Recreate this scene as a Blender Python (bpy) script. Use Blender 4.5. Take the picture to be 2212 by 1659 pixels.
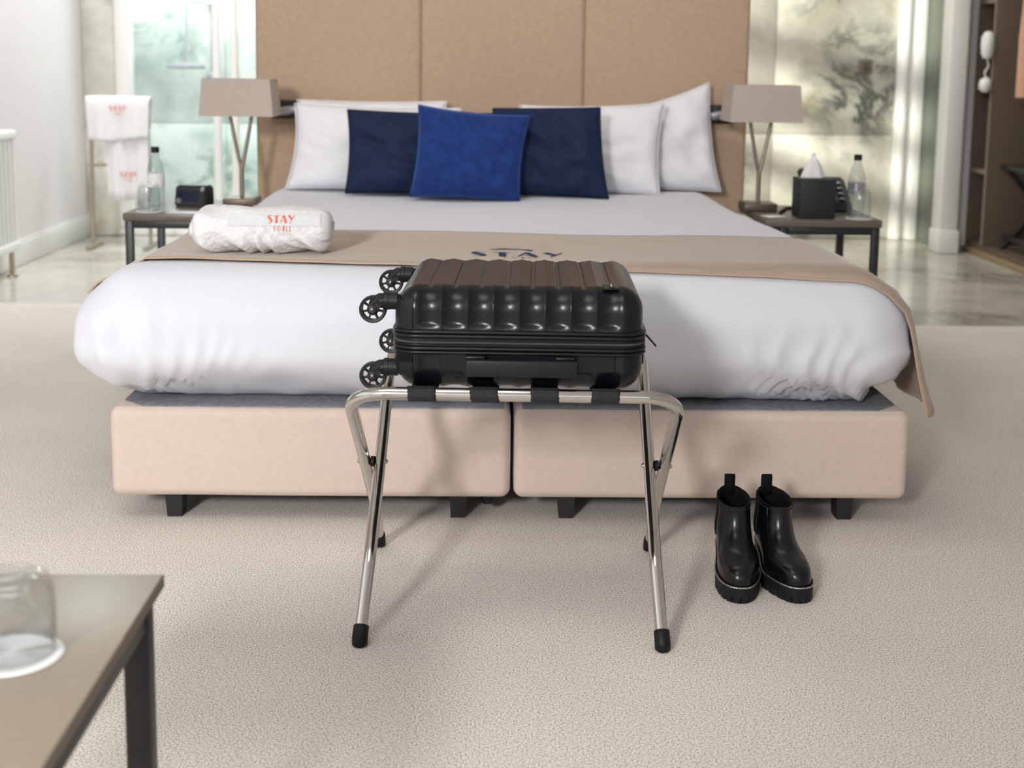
import bpy, bmesh, math, random
from math import sin, cos, pi, radians, sqrt, exp
from mathutils import Vector, Matrix, noise
from mathutils.bvhtree import BVHTree
from mathutils.geometry import tessellate_polygon

S = bpy.context.scene
for o in list(bpy.data.objects):
    bpy.data.objects.remove(o, do_unlink=True)
C = S.collection
random.seed(7)

# ------------------------------------------------------------------ camera
CX, CH, PITCH, ROLL, YAW, FPX = -0.0749, 1.0365, 0.1469, 0.0124, 0.0234, 2900.0
fw = Vector((sin(YAW)*cos(PITCH), cos(YAW)*cos(PITCH), -sin(PITCH)))
rt = Vector((cos(YAW), -sin(YAW), 0.0))
up = rt.cross(fw)
rt2 = rt*cos(ROLL) + up*sin(ROLL)
up2 = -rt*sin(ROLL) + up*cos(ROLL)
cd = bpy.data.cameras.new('camera'); cam = bpy.data.objects.new('camera', cd); C.objects.link(cam)
M3 = Matrix((rt2, up2, -fw)).transposed()
cam.matrix_world = Matrix.Translation((CX, 0, CH)) @ M3.to_4x4()
cd.sensor_width = 36.0; cd.sensor_fit = 'HORIZONTAL'; cd.lens = FPX/2212*36.0
cd.shift_y = -260/2212      # lens shifted down: the photograph's verticals stay nearly upright
cd.clip_start = 0.05
cd.dof.use_dof = True; cd.dof.focus_distance = 2.55; cd.dof.aperture_fstop = 4.2
S.camera = cam

# ------------------------------------------------------------------ world, lights, exposure
S.view_settings.view_transform = 'Standard'; S.view_settings.look = 'None'
S.view_settings.gamma = 1.0; S.view_settings.use_curve_mapping = False
S.view_settings.exposure = 0.0
S.cycles.max_bounces = 8; S.cycles.diffuse_bounces = 4; S.cycles.glossy_bounces = 4; S.cycles.transmission_bounces = 6; S.cycles.transparent_max_bounces = 16
S.cycles.caustics_reflective = False; S.cycles.caustics_refractive = False
W = bpy.data.worlds.new('world'); S.world = W; W.use_nodes = True
W.node_tree.nodes['Background'].inputs[0].default_value = (0.93, 0.96, 1.0, 1)
W.node_tree.nodes['Background'].inputs[1].default_value = 1.0

def area(name, loc, target, sx, sy, power, col=(1, 1, 1), spread=180):
    l = bpy.data.lights.new(name, 'AREA'); l.shape = 'RECTANGLE'; l.size = sx; l.size_y = sy
    l.energy = power; l.color = col; l.spread = radians(spread)
    o = bpy.data.objects.new(name, l); C.objects.link(o); o.location = loc
    o.rotation_euler = (Vector(target)-Vector(loc)).to_track_quat('-Z', 'Y').to_euler()
    return o
area('key_softbox', (-2.22, -2.85, 2.52), (-2.1, 1.7, 0.0), 0.92, 0.92, 150, (1.0, 0.988, 0.985), 95)
area('rear_fill_light', (0.4, -3.05, 1.45), (0.2, 3.0, 1.0), 3.6, 1.9, 4, (0.94, 0.975, 1.0))  # added fill light from behind the camera, set at an unseen window
area('left_fill_light', (-2.33, 1.5, 1.5), (0.0, 3.2, 0.4), 2.4, 1.7, 4, (0.90, 0.955, 1.0))  # added cool fill to brighten the left side, source out of view
area('front_carpet_fill', (-0.65, 1.35, 2.68), (-0.65, 1.45, 0), 1.2, 1.0, 6.5, (1.0, 0.985, 0.97), 100)  # added overhead fill for the front carpet, no ceiling fitting modelled
area('bed_head_fill', (0, 3.5, 2.68), (0, 4.9, 0.6), 1.5, 0.6, 11, (1.0, 0.985, 0.965), 130)  # unseen lamp added to lift the pillows, headboard and rear duvet
area('shower_fill', (-1.75, 8.62, 2.5), (-1.75, 8.62, 0), 0.8, 0.5, 52, (1.0, 1.0, 1.0))  # added lamp inside the cubicle, brightens the glass and marble
area('back_left_fill', (-1.5, 6.6, 2.66), (-1.7, 6.9, 0), 1.2, 1.0, 28, (0.99, 0.985, 1.0), 140)  # unseen lamp added to brighten the back left of the room
area('back_right_fill', (1.5, 6.9, 2.66), (1.6, 7.4, 0), 1.0, 0.8, 20, (1.0, 0.98, 0.92), 140)  # added fill that keeps the far right marble wall from going dark
# low sun through the slatted window high in the left wall; it lands on the marble and the door trim at the far right
sl = bpy.data.lights.new('sun_through_blind', 'SPOT'); sl.energy = 9000; sl.color = (1.0, 0.96, 0.84); sl.spot_size = radians(13); sl.spot_blend = 0.1; sl.shadow_soft_size = 0.10
so = bpy.data.objects.new('sun_through_blind', sl); C.objects.link(so); so.location = (-7.85, 0.61, 3.43)
so.rotation_euler = Vector((4.52, 3.45, -1.15)).to_track_quat('-Z', 'Y').to_euler()

# ------------------------------------------------------------------ materials
def newmat(name):
    m = bpy.data.materials.new(name); m.use_nodes = True
    nt = m.node_tree; b = nt.nodes['Principled BSDF']
    return m, nt, b
def srgb(r, g, b):
    f = lambda c: (c/12.92 if c <= 0.04045 else ((c+0.055)/1.055)**2.4)
    return (f(r/255), f(g/255), f(b/255), 1)
def tcoord(nt, kind='Object', scale=None):
    t = nt.nodes.new('ShaderNodeTexCoord'); out = t.outputs[kind]
    if scale:
        mp = nt.nodes.new('ShaderNodeMapping'); mp.inputs['Scale'].default_value = scale
        nt.links.new(out, mp.inputs['Vector']); out = mp.outputs['Vector']
    return out
def noise_n(nt, vec, scale, detail=3, rough=0.5, dist=0.0):
    n = nt.nodes.new('ShaderNodeTexNoise'); n.inputs['Scale'].default_value = scale
    n.inputs['Detail'].default_value = detail; n.inputs['Roughness'].default_value = rough
    n.inputs['Distortion'].default_value = dist
    nt.links.new(vec, n.inputs['Vector']); return n
def ramp(nt, fac, stops):
    r = nt.nodes.new('ShaderNodeValToRGB'); e = r.color_ramp.elements
    while len(e) < len(stops): e.new(0.5)
    for i, (p, c) in enumerate(stops): e[i].position = p; e[i].color = c
    nt.links.new(fac, r.inputs[0]); return r
def bump(nt, b, h, strength, dist=0.01):
    n = nt.nodes.new('ShaderNodeBump'); n.inputs['Strength'].default_value = strength
    n.inputs['Distance'].default_value = dist
    nt.links.new(h, n.inputs['Height']); nt.links.new(n.outputs[0], b.inputs['Normal']); return n
def plain(name, col, rough=0.5, metal=0.0, bs=0.0, bscale=200, var=0.06, spec=0.5, sheen=0.0, stretch=None, bdist=0.002):
    """procedural plain finish: a slight noise variation of colour + optional fine relief"""
    m, nt, b = newmat(name)
    v = tcoord(nt, 'Object', stretch)
    n = noise_n(nt, v, 14 if not bs else bscale*0.12, 4)
    c0 = tuple(max(0, x*(1-var)) for x in col[:3])+(1,); c1 = tuple(min(1, x*(1+var)) for x in col[:3])+(1,)
    r = ramp(nt, n.outputs['Fac'], [(0.3, c0), (0.7, c1)])
    nt.links.new(r.outputs[0], b.inputs['Base Color'])
    b.inputs['Roughness'].default_value = rough; b.inputs['Metallic'].default_value = metal
    b.inputs['Specular IOR Level'].default_value = spec
    if sheen:
        b.inputs['Sheen Weight'].default_value = sheen; b.inputs['Sheen Roughness'].default_value = 0.4
    if bs:
        n2 = noise_n(nt, v, bscale, 2); bump(nt, b, n2.outputs['Fac'], bs, bdist)
    return m
M = {}
# carpet
m, nt, b = newmat('carpet'); v = tcoord(nt, 'Object')
n1 = noise_n(nt, v, 290, 3, 0.85); n2 = noise_n(nt, v, 1.3, 3); n3 = noise_n(nt, v, 300, 2, 0.7)
r1 = ramp(nt, n1.outputs['Fac'], [(0.34, srgb(96, 86, 76)), (0.42, srgb(190, 179, 167)), (0.49, srgb(230, 221, 211)), (0.60, srgb(255, 251, 245))])
mx = nt.nodes.new('ShaderNodeMix'); mx.data_type = 'RGBA'; mx.blend_type = 'MULTIPLY'; mx.inputs[0].default_value = 1
r2 = ramp(nt, n2.outputs['Fac'], [(0.3, (0.9, 0.9, 0.9, 1)), (0.7, (1.04, 1.03, 1.02, 1))])
nt.links.new(r1.outputs[0], mx.inputs[6]); nt.links.new(r2.outputs[0], mx.inputs[7]); nt.links.new(mx.outputs[2], b.inputs['Base Color'])
b.inputs['Roughness'].default_value = 1; b.inputs['Specular IOR Level'].default_value = 0.05
ad = nt.nodes.new('ShaderNodeMath'); ad.operation = 'ADD'; nt.links.new(n1.outputs[0], ad.inputs[0]); nt.links.new(n3.outputs[0], ad.inputs[1])
bump(nt, b, ad.outputs[0], 0.4, 0.003); M['carpet'] = m
# marble
def marble(name, c_base, c_vein, c_dark, c_gold, scale, rough, off=(0, 0, 0), veins=1.0):
    m, nt, b = newmat(name); t = tcoord(nt, 'Object')
    mp = nt.nodes.new('ShaderNodeMapping'); mp.inputs['Location'].default_value = off; nt.links.new(t, mp.inputs[0]); v = mp.outputs[0]
    n0 = noise_n(nt, v, 1.2*scale, 6, 0.6, 0.4)
    r0 = ramp(nt, n0.outputs['Fac'], [(0.35, c_vein), (0.55, c_base)])
    nb = noise_n(nt, v, 1.5*scale, 8, 0.66, 0.55)     # ridged veins
    ab = nt.nodes.new('ShaderNodeMath'); ab.operation = 'SUBTRACT'; ab.inputs[1].default_value = 0.5; nt.links.new(nb.outputs['Fac'], ab.inputs[0])
    aa = nt.nodes.new('ShaderNodeMath'); aa.operation = 'ABSOLUTE'; nt.links.new(ab.outputs[0], aa.inputs[0])
    rv = ramp(nt, aa.outputs[0], [(0.0, (1, 1, 1, 1)), (0.035*veins+0.002, (0.25, 0.25, 0.25, 1)), (0.10*veins+0.004, (0, 0, 0, 1))])
    nm = noise_n(nt, v, 0.9*scale, 3); rm = ramp(nt, nm.outputs['Fac'], [(0.46, (0, 0, 0, 1)), (0.62, (1, 1, 1, 1))])
    mu = nt.nodes.new('ShaderNodeMath'); mu.operation = 'MULTIPLY'; nt.links.new(rv.outputs[0], mu.inputs[0]); nt.links.new(rm.outputs[0], mu.inputs[1])
    x1 = nt.nodes.new('ShaderNodeMix'); x1.data_type = 'RGBA'; nt.links.new(mu.outputs[0], x1.inputs[0]); nt.links.new(r0.outputs[0], x1.inputs[6]); x1.inputs[7].default_value = c_dark
    ng = noise_n(nt, v, 2.2*scale, 5, 0.65, 0.4); rg = ramp(nt, ng.outputs['Fac'], [(0.60, (0, 0, 0, 1)), (0.74, (0.55, 0.55, 0.55, 1))])
    x2 = nt.nodes.new('ShaderNodeMix'); x2.data_type = 'RGBA'; nt.links.new(rg.outputs[0], x2.inputs[0]); nt.links.new(x1.outputs[2], x2.inputs[6]); x2.inputs[7].default_value = c_gold
    nt.links.new(x2.outputs[2], b.inputs['Base Color']); b.inputs['Roughness'].default_value = rough
    return m
M['marble'] = marble('marble_wall', srgb(226, 224, 212), srgb(176, 174, 160), srgb(74, 80, 76), srgb(168, 148, 104), 1.25, 0.25, (0.3, 0, 0.15), 1.3)
M['marble_shower'] = marble('marble_shower', srgb(222, 228, 222), srgb(176, 190, 184), srgb(120, 140, 132), srgb(160, 160, 140), 1.5, 0.3, (1.3, 0, 0.6), 1.0)
M['marble_floor'] = marble('marble_floor', srgb(208, 204, 194), srgb(170, 166, 156), srgb(116, 112, 104), srgb(176, 166, 146), 0.9, 0.14, (0, 0, 0), 0.9)
M['wall_paint'] = plain('wall_paint', srgb(224, 221, 222), 0.8, bs=0.05, bscale=300, var=0.012)
M['white_paint'] = plain('white_gloss_paint', srgb(236, 236, 232), 0.35, var=0.01)
M['ceiling_paint'] = plain('ceiling_paint', srgb(235, 233, 230), 0.9, var=0.01)
M['headboard'] = plain('headboard_fabric', srgb(190, 164, 140), 0.9, bs=0.25, bscale=420, var=0.05, spec=0.15, sheen=0.25)
M['divan'] = plain('divan_velour', srgb(210, 191, 179), 0.9, bs=0.14, bscale=500, var=0.03, spec=0.12, sheen=0.3)
M['felt'] = plain('grey_felt', srgb(138, 139, 146), 1.0, bs=0.4, bscale=700, var=0.2, spec=0.1)
M['black_leg'] = plain('black_wood', srgb(28, 28, 30), 0.55, var=0.1)
M['black_metal'] = plain('black_steel', srgb(30, 31, 33), 0.42, var=0.06)
M['black_shine'] = plain('black_vinyl_binding', srgb(30, 30, 32), 0.25, bs=0.3, bscale=90)
M['cotton'] = plain('white_cotton', srgb(221, 222, 229), 0.85, bs=0.06, bscale=900, var=0.008, spec=0.2, sheen=0.15)
M['pillow_cotton'] = plain('pillow_cotton', srgb(236, 235, 239), 0.9, bs=0.06, bscale=600, var=0.01, spec=0.15)
M['runner'] = plain('bed_runner_suede', srgb(176, 157, 139), 0.85, bs=0.14, bscale=160, var=0.07, spec=0.15, sheen=0.35, stretch=(0.5, 2.2, 1))
M['piping'] = plain('runner_hem_piping', srgb(194, 168, 146), 0.8, var=0.03)
M['navy'] = plain('navy_cotton', srgb(33, 44, 72), 0.8, bs=0.1, bscale=500, var=0.08, spec=0.15)
M['velvet'] = plain('royal_blue_velvet', srgb(34, 56, 116), 0.8, bs=0.25, bscale=300, var=0.2, spec=0.1, sheen=0.5)
M['velvet'].node_tree.nodes['Principled BSDF'].inputs['Sheen Tint'].default_value = (0.25, 0.42, 1.0, 1)
M['navy_print'] = plain('navy_print', srgb(28, 48, 98), 0.8, var=0.05)
# terry towel
m, nt, b = newmat('terry_towel'); v = tcoord(nt, 'Object')
n1 = noise_n(nt, v, 420, 2, 0.6); n2 = noise_n(nt, v, 130, 2)
r1 = ramp(nt, n1.outputs['Fac'], [(0.3, srgb(226, 226, 228)), (0.6, srgb(246, 246, 247))]); nt.links.new(r1.outputs[0], b.inputs['Base Color'])
ad = nt.nodes.new('ShaderNodeMath'); ad.operation = 'ADD'; nt.links.new(n1.outputs[0], ad.inputs[0]); nt.links.new(n2.outputs[0], ad.inputs[1])
bump(nt, b, ad.outputs[0], 0.55, 0.004); b.inputs['Roughness'].default_value = 1; b.inputs['Specular IOR Level'].default_value = 0.1; M['terry'] = m
m, nt, b = newmat('woven_towel_band'); v = tcoord(nt, 'Object')
w = nt.nodes.new('ShaderNodeTexWave'); w.inputs['Scale'].default_value = 95; w.bands_direction = 'DIAGONAL'; nt.links.new(v, w.inputs[0])
r1 = ramp(nt, w.outputs['Fac'], [(0.2, srgb(206, 206, 210)), (0.7, srgb(240, 240, 242))]); nt.links.new(r1.outputs[0], b.inputs['Base Color'])
bump(nt, b, w.outputs['Fac'], 0.3, 0.002); b.inputs['Roughness'].default_value = 0.95; M['towel_band'] = m
M['coral'] = plain('coral_embroidery', srgb(226, 118, 98), 0.7, bs=0.3, bscale=600, var=0.08)
# suitcase plastics
m, nt, b = newmat('suitcase_abs'); v = tcoord(nt, 'Object')
vo = nt.nodes.new('ShaderNodeTexNoise'); vo.inputs['Scale'].default_value = 330; vo.inputs['Detail'].default_value = 1.5; nt.links.new(v, vo.inputs['Vector'])
n2 = noise_n(nt, v, 6, 2); r1 = ramp(nt, n2.outputs['Fac'], [(0.3, srgb(12, 15, 19)), (0.7, srgb(16, 19, 24))]); nt.links.new(r1.outputs[0], b.inputs['Base Color'])
b.inputs['Roughness'].default_value = 0.28; b.inputs['Specular IOR Level'].default_value = 0.38
bump(nt, b, vo.outputs['Fac'], 0.12, 0.0012); M['abs'] = m
M['abs_matte'] = plain('suitcase_matte_plastic', srgb(27, 29, 32), 0.42, bs=0.15, bscale=500, bdist=0.001, spec=0.25)
M['abs_band'] = plain('suitcase_rim_plastic', srgb(18, 19, 21), 0.32, var=0.04, spec=0.3)
M['rubber'] = plain('black_rubber', srgb(20, 20, 22), 0.5, bs=0.05, spec=0.25)
M['wheel'] = plain('wheel_plastic', srgb(34, 35, 38), 0.4, var=0.06, spec=0.3)
m, nt, b = newmat('zipper_tape'); v = tcoord(nt, 'Object')
w = nt.nodes.new('ShaderNodeTexWave'); w.inputs['Scale'].default_value = 260; w.bands_direction = 'X'; nt.links.new(v, w.inputs[0])
r1 = ramp(nt, w.outputs['Fac'], [(0.3, srgb(16, 16, 17)), (0.75, srgb(84, 82, 80))]); nt.links.new(r1.outputs[0], b.inputs['Base Color'])
bump(nt, b, w.outputs['Fac'], 0.5, 0.001); b.inputs['Roughness'].default_value = 0.5; M['zip'] = m
m, nt, b = newmat('nylon_webbing'); v = tcoord(nt, 'Object')
w = nt.nodes.new('ShaderNodeTexWave'); w.inputs['Scale'].default_value = 120; w.bands_direction = 'X'; nt.links.new(v, w.inputs[0])
w2 = nt.nodes.new('ShaderNodeTexWave'); w2.inputs['Scale'].default_value = 90; w2.bands_direction = 'Z'; w2.inputs['Distortion'].default_value = 1.5; nt.links.new(v, w2.inputs[0])
mu = nt.nodes.new('ShaderNodeMath'); mu.operation = 'MULTIPLY'; nt.links.new(w.outputs['Fac'], mu.inputs[0]); nt.links.new(w2.outputs['Fac'], mu.inputs[1])
r1 = ramp(nt, mu.outputs[0], [(0.15, srgb(12, 12, 13)), (0.9, srgb(62, 62, 64))]); nt.links.new(r1.outputs[0], b.inputs['Base Color'])
bump(nt, b, mu.outputs[0], 0.8, 0.0015); b.inputs['Roughness'].default_value = 0.6; M['webbing'] = m
M['chrome'] = plain('brushed_chrome', srgb(208, 204, 199), 0.13, metal=1.0, bs=0.03, bscale=60, var=0.02)
M['steel'] = plain('steel_screw', srgb(190, 186, 180), 0.3, metal=1.0)
M['bolt'] = plain('dark_steel_bolt', srgb(96, 90, 86), 0.35, metal=1.0)
M['leather'] = plain('black_boot_leather', srgb(11, 13, 16), 0.26, bs=0.05, bscale=160, var=0.05, spec=0.42)
M['leather_matte'] = plain('black_boot_elastic', srgb(14, 14, 15), 0.8, bs=0.3, bscale=300, spec=0.15)
M['sole'] = plain('black_boot_sole', srgb(24, 24, 26), 0.6, bs=0.05, spec=0.25)
m, nt, b = newmat('silver_chain_welt'); v = tcoord(nt, 'UV')
b.inputs['Base Color'].default_value = srgb(196, 194, 192); b.inputs['Metallic'].default_value = 1
n1 = noise_n(nt, tcoord(nt, 'Object'), 700, 1); bump(nt, b, n1.outputs['Fac'], 0.6, 0.002)
r1 = ramp(nt, n1.outputs['Fac'], [(0.4, srgb(60, 60, 62)), (0.55, srgb(220, 218, 214))]); nt.links.new(r1.outputs[0], b.inputs['Base Color'])
b.inputs['Roughness'].default_value = 0.3; M['chain'] = m
M['stitch'] = plain('boot_stitching', srgb(40, 42, 46), 0.8, spec=0.2)
M['table_top'] = plain('taupe_laminate', srgb(158, 146, 130), 0.32, bs=0.02, bscale=300, var=0.015)
M['table_edge'] = plain('taupe_edge', srgb(112, 100, 88), 0.5, var=0.02)
M['night_top'] = plain('brown_grey_laminate', srgb(104, 95, 86), 0.35, var=0.05, stretch=(1, 6, 1))
M['shade'] = plain('taupe_lamp_shade', srgb(186, 172, 162), 0.9, bs=0.15, bscale=500, var=0.02)
M['lamp_rod'] = plain('brushed_nickel_rod', srgb(150, 140, 128), 0.35, metal=0.9)
M['lamp_base'] = plain('dark_bronze_base', srgb(104, 92, 78), 0.4, metal=0.5)
M['paper'] = plain('white_paper', srgb(240, 240, 238), 0.9, var=0.01)
M['coaster'] = plain('white_paper_coaster', srgb(246, 246, 246), 0.8, bs=0.1, bscale=200, var=0.01)
M['leatherette'] = plain('black_leatherette', srgb(26, 28, 31), 0.5, bs=0.15, bscale=250)
M['screen'] = plain('dark_blue_display', srgb(34, 38, 58), 0.15, var=0.1)
M['silver'] = plain('silver_plastic', srgb(170, 170, 176), 0.3, metal=0.6)
M['closet'] = plain('brown_closet_board', srgb(104, 88, 74), 0.6, bs=0.05, bscale=80, var=0.05, stretch=(1, 1, 6))
M['closet_edge'] = plain('closet_board_edge', srgb(146, 134, 116), 0.6, var=0.03)
M['sill_wood'] = plain('light_wood_plinth', srgb(150, 128, 98), 0.5, var=0.08, stretch=(1, 6, 1))
M['coat'] = plain('peach_wool', srgb(206, 160, 132), 0.95, bs=0.3, bscale=200, var=0.06, sheen=0.3)
M['frosted'] = plain('dark_green_frosted_glass', srgb(96, 104, 92), 0.35, var=0.1)
M['radiator'] = plain('white_radiator_enamel', srgb(236, 239, 237), 0.4, var=0.01)
M['chrome_dull'] = plain('satin_nickel', srgb(178, 166, 150), 0.3, metal=0.9)
M['switch'] = plain('bronze_switch_plate', srgb(112, 106, 94), 0.5)
def pane_mat(name, tint, gloss):
    m = bpy.data.materials.new(name); m.use_nodes = True; nt = m.node_tree; nt.nodes.clear()
    o = nt.nodes.new('ShaderNodeOutputMaterial'); t = nt.nodes.new('ShaderNodeBsdfTransparent'); g = nt.nodes.new('ShaderNodeBsdfGlossy'); x = nt.nodes.new('ShaderNodeMixShader')
    n = noise_n(nt, tcoord(nt, 'Object'), 2, 2); r = ramp(nt, n.outputs['Fac'], [(0.3, tint), (0.7, tuple(min(1, c*1.02) for c in tint[:3])+(1,))])
    nt.links.new(r.outputs[0], t.inputs[0]); g.inputs['Roughness'].default_value = 0.03; x.inputs[0].default_value = gloss
    nt.links.new(t.outputs[0], x.inputs[1]); nt.links.new(g.outputs[0], x.inputs[2]); nt.links.new(x.outputs[0], o.inputs[0]); return m
def thin_glass(name, tint):
    m = bpy.data.materials.new(name); m.use_nodes = True; nt = m.node_tree; nt.nodes.clear()
    o = nt.nodes.new('ShaderNodeOutputMaterial'); t = nt.nodes.new('ShaderNodeBsdfTransparent'); g = nt.nodes.new('ShaderNodeBsdfGlossy'); x = nt.nodes.new('ShaderNodeMixShader')
    lw = nt.nodes.new('ShaderNodeLayerWeight'); lw.inputs['Blend'].default_value = 0.5; f0 = nt.nodes.new('ShaderNodeMath'); f0.operation = 'POWER'; f0.inputs[1].default_value = 4.0; nt.links.new(lw.outputs['Facing'], f0.inputs[0])
    f = nt.nodes.new('ShaderNodeMath'); f.operation = 'MULTIPLY_ADD'; f.inputs[1].default_value = 0.75; f.inputs[2].default_value = 0.06; nt.links.new(f0.outputs[0], f.inputs[0])
    n = noise_n(nt, tcoord(nt, 'Object'), 30, 2); r = ramp(nt, n.outputs['Fac'], [(0.3, tint), (0.7, tuple(min(1, c*1.01) for c in tint[:3])+(1,))])
    nt.links.new(r.outputs[0], t.inputs[0]); g.inputs['Roughness'].default_value = 0.02
    nt.links.new(f.outputs[0], x.inputs[0]); nt.links.new(t.outputs[0], x.inputs[1]); nt.links.new(g.outputs[0], x.inputs[2]); nt.links.new(x.outputs[0], o.inputs[0]); return m
M['glass'] = thin_glass('clear_glass', (0.955, 0.965, 0.965, 1))
M['pet'] = thin_glass('clear_bottle_plastic', (0.86, 0.89, 0.90, 1))
M['shower_glass'] = pane_mat('green_tint_shower_glass', (0.875, 0.915, 0.91, 1), 0.05)

# ------------------------------------------------------------------ helpers
def link(name, me, mat, parent=None):
    o = bpy.data.objects.new(name, me); C.objects.link(o)
    if mat: me.materials.append(M[mat] if isinstance(mat, str) else mat)
    if parent: o.parent = parent
    return o
def mesh(name, vs, fs, mat, parent=None, smooth=True, angle=40):
    me = bpy.data.meshes.new(name); me.from_pydata([tuple(v) for v in vs], [], fs); me.validate()
    bm = bmesh.new(); bm.from_mesh(me); bmesh.ops.recalc_face_normals(bm, faces=bm.faces[:]); bm.to_mesh(me); bm.free()
    if smooth:
        me.polygons.foreach_set('use_smooth', [True]*len(me.polygons))
        if angle: me.set_sharp_from_angle(angle=radians(angle))
    return link(name, me, mat, parent)
def bmobj(name, bm, mat, parent=None, smooth=True, angle=40):
    me = bpy.data.meshes.new(name); bmesh.ops.recalc_face_normals(bm, faces=bm.faces[:]); bm.to_mesh(me); bm.free()
    if smooth:
        me.polygons.foreach_set('use_smooth', [True]*len(me.polygons))
        if angle: me.set_sharp_from_angle(angle=radians(angle))
    return link(name, me, mat, parent)
def addbox(bm, lo, hi, bev=0.0, seg=2, mtx=None):
    r = bmesh.ops.create_cube(bm, size=1.0); vs = r['verts']
    lo = Vector(lo); hi = Vector(hi); c = (lo+hi)/2; d = hi-lo
    for v in vs: v.co = Vector((v.co.x*d.x, v.co.y*d.y, v.co.z*d.z))+c
    if bev > 0:
        es = list({e for v in vs for e in v.link_edges})
        g = bmesh.ops.bevel(bm, geom=es, offset=bev, segments=seg, profile=0.5, affect='EDGES'); vs = list({v for f in g['faces'] for v in f.verts} | {v for v in vs if v.is_valid})
    if mtx is not None:
        for v in vs: v.co = mtx @ v.co
    return vs
def box(name, lo, hi, mat, parent=None, bev=0.002, seg=2, mtx=None):
    bm = bmesh.new(); addbox(bm, lo, hi, bev, seg, mtx); return bmobj(name, bm, mat, parent, angle=50)
def fillet(pts, rad, n=8):
    """round the inner corners of a polyline; rad is a number or a list per point"""
    pts = [Vector(p) for p in pts]; out = [pts[0]]
    for i in range(1, len(pts)-1):
        r = rad[i] if isinstance(rad, (list, tuple)) else rad
        a, b, c = pts[i-1], pts[i], pts[i+1]; u = (a-b).normalized(); w = (c-b).normalized()
        ang = u.angle(w)
        if r <= 0 or ang > pi-0.01: out.append(b); continue
        t = min(r/math.tan(ang/2), (a-b).length*0.49, (c-b).length*0.49)
        p0 = b+u*t; p1 = b+w*t
        for k in range(n+1):
            s = k/n; out.append(p0*(1-s)**2+b*2*s*(1-s)+p1*s*s)
    out.append(pts[-1]); return out
def tube_geo(pts, r, n=14, cap=True):
    pts = [Vector(p) for p in pts]; vs = []; fs = []
    T = []
    for i in range(len(pts)):
        d = (pts[min(i+1, len(pts)-1)]-pts[max(i-1, 0)]); T.append(d.normalized())
    ref = Vector((0, 0, 1)) if abs(T[0].z) < 0.9 else Vector((0, 1, 0))
    nrm = T[0].cross(ref).normalized()
    for i, p in enumerate(pts):
        nrm = (nrm-T[i]*nrm.dot(T[i])).normalized(); bn = T[i].cross(nrm)
        rr = r[i] if isinstance(r, (list, tuple)) else r
        for k in range(n):
            a = 2*pi*k/n; vs.append(p+(nrm*cos(a)+bn*sin(a))*rr)
    for i in range(len(pts)-1):
        for k in range(n):
            a = i*n+k; b = i*n+(k+1) % n; fs.append((a, b, b+n, a+n))
    if cap: fs.append(tuple(range(n))[::-1]); fs.append(tuple(range((len(pts)-1)*n, len(pts)*n)))
    return vs, fs
def tube(name, pts, r, mat, parent=None, n=14, cap=True, angle=50):
    vs, fs = tube_geo(pts, r, n, cap); return mesh(name, vs, fs, mat, parent, angle=angle)
def lathe(name, prof, mat, parent=None, n=32, loc=(0, 0, 0), mtx=None, angle=50):
    vs = []; fs = []; L = Vector(loc)
    for (r, z) in prof:
        for k in range(n):
            a = 2*pi*k/n; p = Vector((r*cos(a), r*sin(a), z))
            if mtx is not None: p = mtx @ p
            vs.append(p+L)
    for i in range(len(prof)-1):
        for k in range(n):
            a = i*n+k; b = i*n+(k+1) % n; fs.append((a, b, b+n, a+n))
    if prof[0][0] > 1e-6: fs.append(tuple(range(n))[::-1])
    if prof[-1][0] > 1e-6: fs.append(tuple(range((len(prof)-1)*n, len(prof)*n)))
    bm = bmesh.new(); me = bpy.data.meshes.new('t'); me.from_pydata([tuple(v) for v in vs], [], fs); bm.from_mesh(me); bpy.data.meshes.remove(me)
    bmesh.ops.remove_doubles(bm, verts=bm.verts[:], dist=1e-6)
    return bmobj(name, bm, mat, parent, angle=angle)
def tag(o, label, cat, group=None, kind=None):
    o['label'] = label; o['category'] = cat
    if group: o['group'] = group
    if kind: o['kind'] = kind
    return o
def struct(o):
    o['kind'] = 'structure'; return o
def thing(name, label, cat, loc=(0, 0, 0), rz=0.0, group=None):
    o = bpy.data.objects.new(name, None); C.objects.link(o); o.location = loc; o.rotation_euler = (0, 0, rz); o.empty_display_size = 0.05
    return tag(o, label, cat, group)
def copy_tree(o, parent=None):
    c = o.copy(); C.objects.link(c); c.parent = parent
    for ch in list(o.children): copy_tree(ch, c)
    return c
def sstep(a, b, x):
    t = max(0.0, min(1.0, (x-a)/(b-a))); return t*t*(3-2*t)
def grid_faces(nu, nv, closed_u=False):
    fs = []
    for i in range(nu if closed_u else nu-1):
        for j in range(nv-1):
            a = i*nv+j; b = ((i+1) % nu)*nv+j; fs.append((a, b, b+1, a+1))
    return fs
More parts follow.
